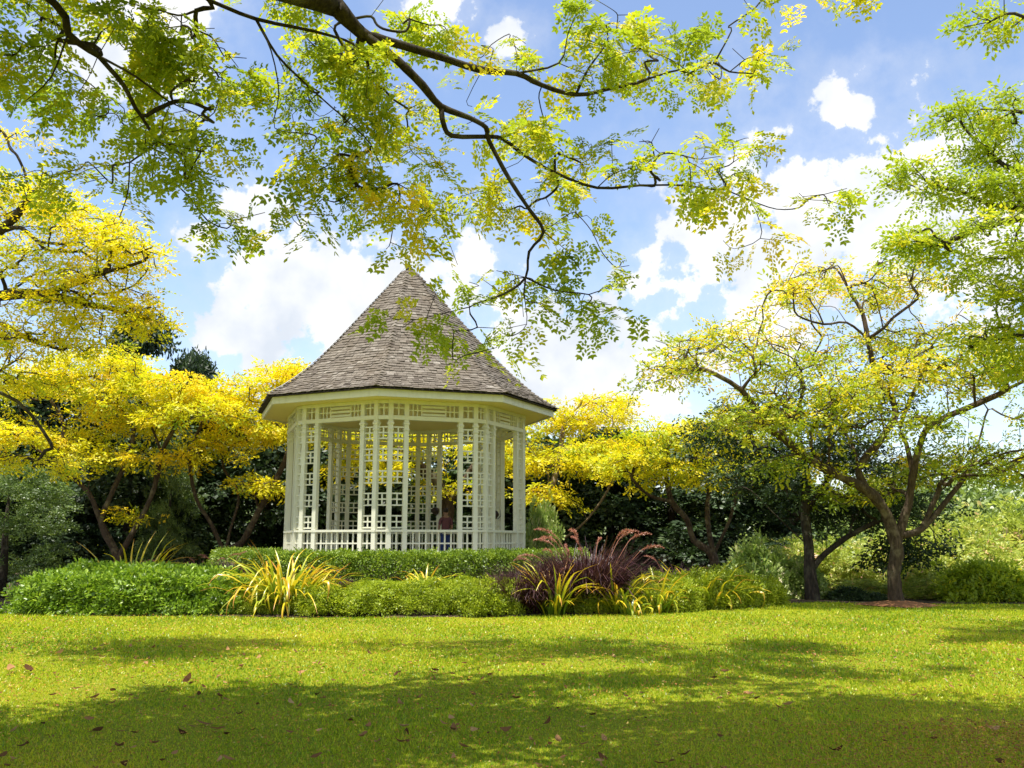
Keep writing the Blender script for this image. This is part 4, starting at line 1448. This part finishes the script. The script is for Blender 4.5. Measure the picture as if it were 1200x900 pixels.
# lime green mounded shrubs along the front of the bed
LIME = [(bush_mesh(3300, .85, .62, .62, 'leaf_lime', LEAF_TINY, 1.45, 21 + k, .16, 2.3, .5, .2, .12, .2), stems_mesh(.8, .6, .55, 14, 31 + k)) for k in range(3)]
LL = ['feathery lime green mounded shrub in the lawn edge row before the clipped hedge', 'lime green mounded shrub between the front row and the clipped hedge',
      'feathery lime green mounded shrub right of the purple grasses']
for i, (px, Y, hw, tp) in enumerate([(318, 21.5, 34, 692), (372, 21.5, 46, 688), (440, 21.5, 46, 686), (500, 21.6, 42, 684), (553, 21.7, 42, 682), (598, 21.9, 28, 684),
                                     (700, 22.4, 32, 690), (748, 22.5, 30, 688), (800, 22.8, 40, 682), (852, 23.1, 44, 676), (888, 23.7, 30, 680), (440, 22.7, 46, 682), (830, 24.2, 46, 672), (395, 22.8, 40, 684), (490, 22.8, 46, 681), (540, 22.9, 44, 681), (585, 22.9, 34, 682), (360, 22.9, 40, 682), (300, 22.7, 40, 686), (775, 23.6, 36, 676)]):
    p = gp(px, Y)
    ht = W(px, tp, Y)[2] - p[2]
    s = hw * Y / F / .85
    bush('mounded_shrub', LL[2 if px > 660 else (1 if Y > 22.5 else 0)], 'shrub', p, *LIME[i % 3], group=('lime green shrubs right of the purple grasses' if px > 660 else ('lime green shrubs under the clipped hedge' if Y > 22.5 else 'lime green shrubs along the lawn edge')), scale=(s, max(s, .75) * .9, ht / .62), rz=i * 2.1)

# paler and taller shrubs further back
PALE = [(bush_mesh(2600, 1.0, 1.0, 1.1, 'leaf_pale', LEAF_ROSETTE, 1.7, 41 + k, .2, 2.1, .5, .25, .2, .3), stems_mesh(.9, .9, 1.0, 14, 43 + k)) for k in range(2)]
TWIG = [(bush_mesh(2300, 1.3, 1.1, 2.0, 'leaf_twig', LEAF_ROSETTE, 1.75, 51 + k, .26, 2.0, .5, .26, .30, .3), stems_mesh(1.2, 1.0, 1.9, 22, 53 + k, 'bark_pale', .016)) for k in range(2)]
for (px, Y, hw, tp, lab) in [(636, 32, 20, 603, 'small pale leaved shrub beside the right posts of the bandstand'), (885, 27.5, 36, 645, 'pale green leafy shrub behind the lime shrubs'),
                             (930, 27.6, 30, 662, 'low pale green shrub between the lime shrubs and the dark trunk')]:
    p = gp(px, Y)
    s = hw * Y / F
    bush('pale_shrub', lab, 'shrub', p, *PALE[0], scale=(s, s, (W(px, tp, Y)[2] - p[2]) / 1.1), rz=px)
TL_ = 'tall sunlit twiggy yellow green shrub beyond the right lawn edge'
for i, (px, Y, hw, tp) in enumerate([(985, 33, 44, 640), (1030, 33.5, 40, 634), (1100, 27.6, 40, 676), (1125, 32, 50, 612), (1165, 27.2, 44, 668), (1205, 28.5, 50, 655), (1190, 33, 60, 602), (1075, 34, 50, 618), (930, 33.5, 46, 640), (1260, 29, 60, 630), (1010, 29, 40, 682), (1080, 31, 40, 650), (1150, 30.5, 44, 640)]):
    p = gp(px, Y)
    s = hw * Y / F / 1.3
    bush('twiggy_shrub', TL_ if Y > 30 else 'low twiggy green shrub shaded by the forked tree along the lawn edge', 'shrub', p, *TWIG[i % 2], group='tall twiggy shrubs beyond the right lawn edge' if Y > 30 else 'low twiggy shrubs along the right lawn edge', scale=(s, s, (W(px, tp, Y)[2] - p[2]) / 2.0), rz=i * 1.7)
p = gp(1150, 26.4)
bush('leafy_shrub', 'fresh green rounded shrub at the foot of the twiggy shrubs', 'shrub', p, bush_mesh(2400, 1.2, .8, .95, 'leaf_green', LEAF_ROSETTE, 1.5, 61, .2, 2.1, .35, .2, .2), stems_mesh(1.1, .7, .9, 14, 62))
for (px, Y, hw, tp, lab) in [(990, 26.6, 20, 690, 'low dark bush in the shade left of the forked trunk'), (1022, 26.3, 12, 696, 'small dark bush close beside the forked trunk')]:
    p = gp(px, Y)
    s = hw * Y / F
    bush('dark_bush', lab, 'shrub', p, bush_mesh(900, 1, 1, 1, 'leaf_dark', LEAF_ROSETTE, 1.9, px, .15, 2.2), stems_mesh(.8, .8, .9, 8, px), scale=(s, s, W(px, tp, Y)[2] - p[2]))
# large shrubs at the left
TS = [ever_proto(8, 8.5, 3.2, 3600, .2, 'leaf_wood', LEAF_MID, 1.1), ever_proto(9, 8.5, 3.2, 3000, .35, 'leaf_wood', LEAF_MID, 1.2)]
for k, (px, Y, tp, w_, lab) in enumerate([(6, 27.5, 548, 4.0, 'tall grey green shrub with pale leaves left of the bright green shrub'),
                                          (197, 36.5, 520, 2.6, 'tall shrub with glinting grey green leaves between the golden stems')]):
    p = gp(px, Y)
    hh = (W(px, tp, Y)[2] - p[2]) / 8.7
    t_ = thing('tall_shrub', lab, 'shrub', tuple(p))
    t_.scale = (w_ / 6.4, w_ / 6.4, hh)
    link('foliage', TS[k][0], t_)
    link('stem', TS[k][1], t_)

# ---------------------------------------------------------------- strap-leaved clumps: every leaf is a part
def strap(L, w, bend, seed):
    rg = np.random.default_rng(seed)
    n_ = 9
    V, var = [], []
    x, z, a = 0.0, 0.0, R(rg.uniform(68, 84))
    kink = rg.integers(5, 8)
    tw = rg.normal(0, .25)
    for i in range(n_ + 1):
        t_ = i / n_
        ww = w * .5 * (1 - t_ ** 3) * (.55 + .9 * min(t_ * 3, .5)) + .002
        s_ = math.sin(tw * t_)
        V += [(x, -ww, z + .25 * ww + s_ * ww), (x, 0, z), (x, ww, z + .25 * ww - s_ * ww)]
        var += [t_] * 3
        a -= bend / n_ * (1 + (2.2 if i == kink else 0)) * (.4 + 1.2 * t_)
        x += math.cos(a) * L / n_
        z += math.sin(a) * L / n_
    Fq = []
    for i in range(n_):
        for j in range(2):
            q = i * 3 + j
            Fq.append((q, q + 1, q + 4, q + 3))
    return mesh_np('leaf', np.array(V), np.array(Fq), M['strap'], var, True)


STRAP = [strap(1.0, .075, b_, i) for i, b_ in enumerate((.5, .8, 1.1, 1.4, 1.8, 2.3, 2.9, 1.2))]
MS = M['strap']


def clump(px, Y, toppy, spread, n_, label, seed, zoff=0.0, out=1.0, kinds=8):
    rg = np.random.default_rng(seed)
    p = gp(px, Y)
    p[2] += zoff
    H = W(px, toppy, Y)[2] - p[2]
    t_ = thing('strap_leaf_plant', label, 'plant', tuple(p), 'strap leaved plants in the bed')
    for i in range(n_):
        a = rg.uniform(0, 6.28)
        q = rg.uniform(0, spread)
        o = link('leaf', STRAP[rg.integers(0, kinds)], t_, (q * math.cos(a) , q * math.sin(a) * .7, -.03))
        tilt = rg.uniform(-.1, .5) * out * (q / max(spread, .01) + .2)
        o.rotation_euler = (rg.normal(0, .08), tilt, a + rg.normal(0, .5))
        l_ = H * (rg.uniform(.8, 1.2) if rg.random() < .6 else rg.uniform(.45, .8))
        o.scale = (l_, rg.uniform(.55, .95), l_)
    return t_


clump(338, 21.7, 636, .80, 295, 'large fountain of yellow and orange strap leaves beside the bright green shrub', 1, zoff=.05, out=1.5)
clump(157, 23.3, 622, .85, 130, 'orange yellow strap leaves rising behind the bright green shrub', 2, kinds=6)
clump(112, 23.2, 644, .25, 16, 'few short yellow strap leaves over the far end of the green shrub', 8, kinds=4)
clump(500, 22.3, 656, .32, 60, 'small yellow strap leaf tuft in front of the clipped hedge', 3)
clump(650, 21.6, 650, .26, 80, 'upright yellow strap leaves standing before the purple grasses', 4, out=.4, kinds=5)
clump(722, 22.2, 650, .30, 60, 'arching yellow strap leaves right of the purple grass fountain', 5)
clump(765, 22.2, 664, .34, 55, 'short orange strap leaves at the edge of the lawn', 6)
clump(816, 23.1, 650, .95, 140, 'wide drift of yellow strap leaves among the right lime shrubs', 7)
clump(738, 21.7, 676, .28, 30, 'low yellow green strap leaves between lime shrubs', 9)


# ---------------------------------------------------------------- purple fountain grass with plumes
def blades_mesh(n_, L, base_r, seed, lean=.55):
    rg = np.random.default_rng(seed)
    a = rg.uniform(0, 6.28, n_)
    q = np.sqrt(rg.uniform(0, 1, n_)) * base_r
    th = rg.uniform(.02, lean, n_) + q / base_r * .3
    l_ = L * rg.uniform(.55, 1.1, n_)
    dirh = np.stack([np.cos(a + rg.normal(0, .5, n_)), np.sin(a + rg.normal(0, .5, n_))], 1)
    b0 = np.stack([q * np.cos(a), q * np.sin(a), np.zeros(n_) - .03], 1)
    w = .010
    side = np.stack([-dirh[:, 1], dirh[:, 0], np.zeros(n_)], 1)
    V = []
    k = 5
    for i in range(k + 1):
        t_ = i / k
        ang = th + 1.5 * t_ * t_ * rg.uniform(.2, 1.0, n_) * 1.0
        if i:
            step = l_ / k
            cur = cur + np.stack([dirh[:, 0] * np.sin(ang) * step, dirh[:, 1] * np.sin(ang) * step, np.cos(ang) * step], 1)
        else:
            cur = b0
        ww = (w * (1 - .85 * t_))
        V += [cur - side * ww, cur + side * ww]
    V = np.stack(V, 1)                          # n, 2(k+1), 3
    Fq = np.array([(2 * i, 2 * i + 1, 2 * i + 3, 2 * i + 2) for i in range(k)])
    Fa = (Fq[None] + (np.arange(n_) * 2 * (k + 1))[:, None, None]).reshape(-1, 4)
    var = np.repeat(np.clip(rg.normal(.5, .24, n_), 0, 1), 2 * (k + 1))
    return mesh_np('blades', V.reshape(-1, 3), Fa, M['grass_purple'], var)


def plume_mesh(seed):
    rg = np.random.default_rng(seed)
    # stalk up to the head, then a drooping bottlebrush
    pts = []
    x, z, a = 0, 0, R(84)
    n_ = 22
    for i in range(n_ + 1):
        pts.append(np.array([x, 0, z]))
        t_ = i / n_
        a -= .02 + (.17 if t_ > .72 else 0)
        x += math.cos(a) / n_
        z += math.sin(a) / n_
    pts = np.array(pts)
    mb = tube([tuple(p_) for p_ in pts], [.0035] * len(pts), 3, var=.7)
    m = 150
    u = rg.uniform(.74, 1.0, m)
    f_ = u * n_
    i0 = np.clip(f_.astype(int), 0, n_ - 1)
    c = pts[i0] + (pts[i0 + 1] - pts[i0]) * (f_ - i0)[:, None]
    tg = nrm(pts[i0 + 1] - pts[i0])
    d = nrm(rg.normal(size=(m, 3))) + tg * .8
    taper = np.sin(np.clip((u - .74) / .26, 0, 1) * np.pi) ** .5 * .75 + .25
    t1 = tmpl_from([kite(np.zeros(3), np.array([1.0, 0, 0]), np.array([0, 0, 1.0]), .034, .009)])
    V, Fq, A = place(t1, c, d, rg.normal(size=(m, 3)), taper * rg.uniform(.6, 1.0, m), np.clip(rg.normal(.5, .2, m), 0, 1))
    b_ = mb.n
    allV = np.concatenate([np.array(mb.v), V])
    fs = [np.array(f) for f in mb.f.values()] + [Fq + b_]
    return mesh_np('plume', allV, fs, M['plume'], np.concatenate([mb.var, A]), True)


PLUMES = [plume_mesh(s) for s in range(4)]
BL = [blades_mesh(2200, 1.0, .26, 5), blades_mesh(2200, 1.0, .28, 6, .6)]


def purple(px, Y, toppy, n_pl, label, seed, w=1.0, pl_h=1.25):
    rg = np.random.default_rng(seed)
    p = gp(px, Y)
    H = W(px, toppy, Y)[2] - p[2]
    t_ = thing('fountain_grass', label, 'grass', tuple(p), 'purple fountain grasses in the bed')
    o = link('blades', BL[seed % 2], t_, (0, 0, 0), seed, (H * w, H * w, H * 1.05))
    o['kind'] = 'stuff'
    for i in range(n_pl):
        a = rg.uniform(0, 6.28)
        q = rg.uniform(0, .22)
        o = link('plume', PLUMES[rg.integers(0, 4)], t_, (q * math.cos(a), q * math.sin(a), -.03))
        o.rotation_euler = (0, rg.uniform(.05, .45), a)
        s = H * pl_h * rg.uniform(.85, 1.1)
        o.scale = (s, s, s)


purple(692, 23.0, 622, 12, 'tall purple fountain grass crowned with arching pink plumes', 1, .95, 1.28)
purple(668, 23.0, 632, 4, 'purple fountain grass with few plumes between the tall one and the hedge', 2, 1.0, 1.2)
purple(607, 22.1, 654, 1, 'brownish purple grass tussock at the end of the clipped hedge', 3, 1.0, 1.05)
purple(632, 22.2, 652, 1, 'brownish purple grass tussock behind the upright yellow leaves', 4, 1.0, 1.05)
purple(238, 23.8, 650, 4, 'faded brown purple grass behind the right end of the bright green shrub', 5, 1.1, 1.35)
purple(268, 23.9, 650, 3, 'faded purple grass beside the large yellow strap leaf fountain', 6, 1.0, 1.3)
purple(205, 24.2, 650, 4, 'sparse purple grass with red plumes behind orange strap leaves', 7, .8, 1.25)
purple(398, 22.4, 672, 0, 'short brown grass tuft right of the large strap leaf fountain', 8, 1.0, 1.0)
purple(790, 25.0, 655, 3, 'small purple grass with stray plumes behind the wide yellow drift', 9, .9, 1.3)

# ---------------------------------------------------------------- far woodland closing the view
n_ = 17000
rg = np.random.default_rng(77)
x_ = rg.uniform(-40, 45, n_)
y_ = rg.uniform(47, 62, n_) + np.abs(rg.normal(0, 2, n_))
hmax = np.interp(x_, [-60, -20, -8, 4, 12, 20, 62], [11, 10, 7.5, 6.5, 5.0, 5.0, 8]) * (.72 + .28 * np.sin(x_ * .9) * np.sin(x_ * .37 + 1) + .12 * np.sin(x_ * 2.3 + y_))
z_ = height(x_, y_) + hmax * rg.uniform(0, 1, n_) ** .6
P_ = np.stack([x_, y_, z_], 1)
V, Fq, A = batch(LEAF_FAR, P_, rg.normal(0, 1, P_.shape) + np.array([0, -.3, -.4]), rg.normal(0, .6, P_.shape) + np.array([0, -.5, .8]), rg.uniform(1.2, 1.8, n_), np.clip(rg.normal(.5, .25, n_) + .02 * np.clip(x_, -10, 15), 0, 1), .1)
tag(link('far_woodland', mesh_np('far_woodland', V, Fq, M['leaf_wood'], A)), 'far green woodland closing the view behind the garden', 'woodland', kind='stuff')

# ---------------------------------------------------------------- person standing at the back of the bandstand
pp = W(522, 640, 30.9)
pp[2] = FLOOR + .005
per = thing('person', 'person in blue trousers and brownish top standing inside the bandstand', 'person', tuple(pp), None, R(200))


def skin(name, verts, edges, radii, mat, parent, sub=2):
    me = bpy.data.meshes.new(name)
    me.from_pydata(verts, edges, [])
    me.materials.append(mat)
    o = link(name, me, parent)
    md = o.modifiers.new('skin', 'SKIN')
    for i, r_ in enumerate(radii):
        sv = me.skin_vertices[0].data[i]
        sv.radius = r_ if hasattr(r_, '__len__') else (r_, r_)
    me.skin_vertices[0].data[0].use_root = True
    md.use_smooth_shade = True
    o.modifiers.new('sub', 'SUBSURF').levels = sub
    o.modifiers['sub'].render_levels = sub
    return o


SKIN_M = solid_mat('skin', (.36, .20, .13), .6)
TOP_M = solid_mat('brownish_top', (.17, .065, .075), .85, scale=30)
JEAN_M = solid_mat('blue_denim', (.03, .06, .20), .85, scale=40)
HAIR_M = solid_mat('dark_hair', (.03, .018, .012), .6)
skin('body', [(0, 0, .98), (0, 0, 1.15), (0, 0, 1.34), (0, 0, 1.44), (0, -.01, 1.52), (0, -.02, 1.60), (0, -.02, 1.70),
              (-.17, 0, 1.40), (-.22, -.02, 1.14), (-.18, -.18, 1.02), (-.14, -.25, 1.02), (.17, 0, 1.40), (.22, -.02, 1.14), (.18, -.16, 1.0), (.15, -.24, 1.02)],
     [(0, 1), (1, 2), (2, 3), (3, 4), (4, 5), (5, 6), (3, 7), (7, 8), (8, 9), (9, 10), (3, 11), (11, 12), (12, 13), (13, 14)],
     [(.13, .10), (.12, .09), (.14, .10), (.09, .07), .05, .085, .075, .055, .042, .032, .03, .055, .042, .032, .03], SKIN_M, per)
skin('top', [(0, 0, .96), (0, 0, 1.15), (0, 0, 1.34), (0, 0, 1.44), (-.17, 0, 1.40), (-.21, -.01, 1.20), (.17, 0, 1.40), (.21, -.01, 1.20)], [(0, 1), (1, 2), (2, 3), (3, 4), (4, 5), (3, 6), (6, 7)],
     [(.15, .115), (.135, .105), (.155, .115), (.09, .085), .066, .055, .066, .055], TOP_M, per)
skin('trousers', [(0, 0, .98), (-.085, 0, .88), (-.10, -.02, .48), (-.10, .02, .06), (.085, 0, .88), (.11, -.02, .48), (.11, .02, .06)], [(0, 1), (1, 2), (2, 3), (0, 4), (4, 5), (5, 6)],
     [(.15, .12), .09, .062, .052, .09, .062, .052], JEAN_M, per)
skin('hair', [(0, .02, 1.60), (0, .015, 1.70), (0, -.01, 1.755)], [(0, 1), (1, 2)], [.085, .098, .07], HAIR_M, per)
for s in (-1, 1):
    skin('shoe', [(s * .105, .05, .035), (s * .11, -.06, .035), (s * .115, -.15, .03)], [(0, 1), (1, 2)], [.042, .045, .035], HAIR_M, per, 1)

# ---------------------------------------------------------------- grass, litter and fallen leaves on the lawn
N_GR = 520000
y_ = np.exp(rng.uniform(math.log(4.5), math.log(25.0), N_GR))
x_ = rng.uniform(-1, 1, N_GR) * (.60 * y_ + 1.2)
keep = y_ < edge(x_) + .05
x_, y_ = x_[keep], y_[keep]
n_ = len(x_)
hgt = rng.uniform(.02, .052, n_) * (.8 + .35 * np.sin(x_ * 1.7) * np.sin(y_ * 1.3)) * np.clip(y_ / 11, .85, 1.4)
wid = .0042 * np.clip(y_ / 6, .9, 3.2) * rng.uniform(.7, 1.3, n_)
a = rng.uniform(0, 2 * np.pi, n_)
lean = rng.uniform(.2, 1.35, n_)
b0 = np.stack([x_, y_, height(x_, y_) - .003], 1)
sd = np.stack([np.cos(a), np.sin(a), np.zeros(n_)], 1) * wid[:, None]
la = rng.uniform(0, 2 * np.pi, n_)
tp_ = b0 + np.stack([np.cos(la) * np.sin(lean) * hgt, np.sin(la) * np.sin(lean) * hgt, np.cos(lean) * hgt + .004], 1)
V = np.stack([b0 - sd, b0 + sd, tp_], 1).reshape(-1, 3)
pt = .5 + .25 * np.sin(x_ * .9 + 2) * np.sin(y_ * .7) + .15 * np.sin(x_ * 3.1 + y_ * 2.3)
worn = np.sin(x_ * .53 + 1.1 * np.sin(y_ * .41)) * np.sin(y_ * .61 + 1.7 + .8 * np.sin(x_ * .37)) + .5 * np.sin(x_ * 1.9 + y_ * 1.1) * np.sin(y_ * 1.6 - x_ * .8)
var = np.clip(.26 + .22 * pt + .16 * worn + rng.normal(0, .22, n_), 0, .92)
dry = rng.random(n_) < .02
var[dry] = rng.uniform(.93, 1, dry.sum())
tag(link('grass', mesh_np('grass', V, np.arange(3 * n_).reshape(-1, 3), M['grass'], np.repeat(var, 3))), 'short mown green lawn grass', 'grass', kind='stuff')

# tiny fallen leaflets
n_ = 20000
y_ = np.exp(rng.uniform(math.log(4.8), math.log(20.5), n_))
x_ = rng.uniform(-1, 1, n_) * (.6 * y_ + 1)
# thicker towards the near right corner
m2 = 12000
yy2 = rng.uniform(4.6, 8.6, m2)
xx2 = np.abs(rng.normal(0, 1.5, m2)) * -1 + .6 * yy2 + .3
x_ = np.concatenate([x_, xx2])
y_ = np.concatenate([y_, yy2])
keep = y_ < edge(x_)
x_, y_ = x_[keep], y_[keep]
P_ = np.stack([x_, y_, height(x_, y_) + rng.uniform(.032, .062, len(x_))], 1)
t1 = tmpl_from([kite(np.zeros(3), np.array([1.0, 0, 0]), np.array([0, 0, 1.0]), .030, .014, .004)])
xd = rng.normal(0, 1, P_.shape) * np.array([1, 1, .25])
V, Fq, A = place(t1, P_, xd, np.array([0, 0, 1.0]) + rng.normal(0, .4, P_.shape), rng.uniform(.6, 1.3, len(P_)) * np.clip(y_ / 9, .8, 1.6), np.clip(np.where(x_ > .25 * y_, rng.normal(.38, .2, len(P_)), rng.normal(.45, .28, len(P_))), 0, 1))
tag(link('leaf_litter', mesh_np('leaf_litter', V, Fq, M['litter'], A)), 'tiny yellow and orange fallen leaflets strewn over the lawn', 'leaf litter', kind='stuff')


def dry_leaf(seed):
    rg = np.random.default_rng(seed)
    n_ = 6
    V, Fq = [], []
    L, w, curl, cup = 1.0, rg.uniform(.4, .62), rg.uniform(.2, .7), rg.uniform(.1, .5)
    for i in range(n_ + 1):
        t_ = i / n_
        ww = w * .5 * math.sin(math.pi * (t_ * .94 + .03)) ** .8
        z = curl * (t_ - .5) ** 2 * 1.6
        V += [(L * t_, -ww, z + cup * ww * rg.uniform(.6, 1.4)), (L * t_, 0, z), (L * t_, ww, z + cup * ww * rg.uniform(.6, 1.5))]
    for i in range(n_):
        for j in range(2):
            q = i * 3 + j
            Fq.append((q, q + 1, q + 4, q + 3))
    return mesh_np('fallen_leaf', np.array(V), np.array(Fq), M['dry'], None, True)


DRY = [dry_leaf(s) for s in range(6)]
spots = []
for i in range(270):
    y = math.exp(rng.uniform(math.log(6.4), math.log(15.5)))
    x = rng.uniform(-.56, .56) * y
    if x > .1 * y and rng.random() < .4:
        x = -abs(x)
    spots.append((x, y, rng.uniform(.045, .115)))
for (px, py, s) in [(215, 806, .17), (15, 790, .2), (38, 791, .2), (430, 766, .15), (215, 760, .12), (552, 862, .13), (117, 820, .12), (120, 860, .16), (1090, 760, .1), (1078, 818, .12), (988, 888, .16), (690, 880, .1), (320, 806, .11), (170, 780, .12), (228, 852, .2), (245, 862, .17)]:
    d = direction(px, py)
    q = CAM + d * (-1.6 / d[2])
    spots.append((q[0], q[1], s * .8))
for (x, y, s) in spots:
    o = link('fallen_leaf', DRY[rng.integers(0, 6)], None, (x, y, float(height(x, y)) + .040), 0, (s, s, s))
    o.rotation_euler = (rng.normal(0, .35), rng.normal(0, .25), rng.uniform(0, 6.28))
    tag(o, 'dry brown curled leaf fallen on the lawn', 'leaf', 'dry leaves fallen on the lawn')
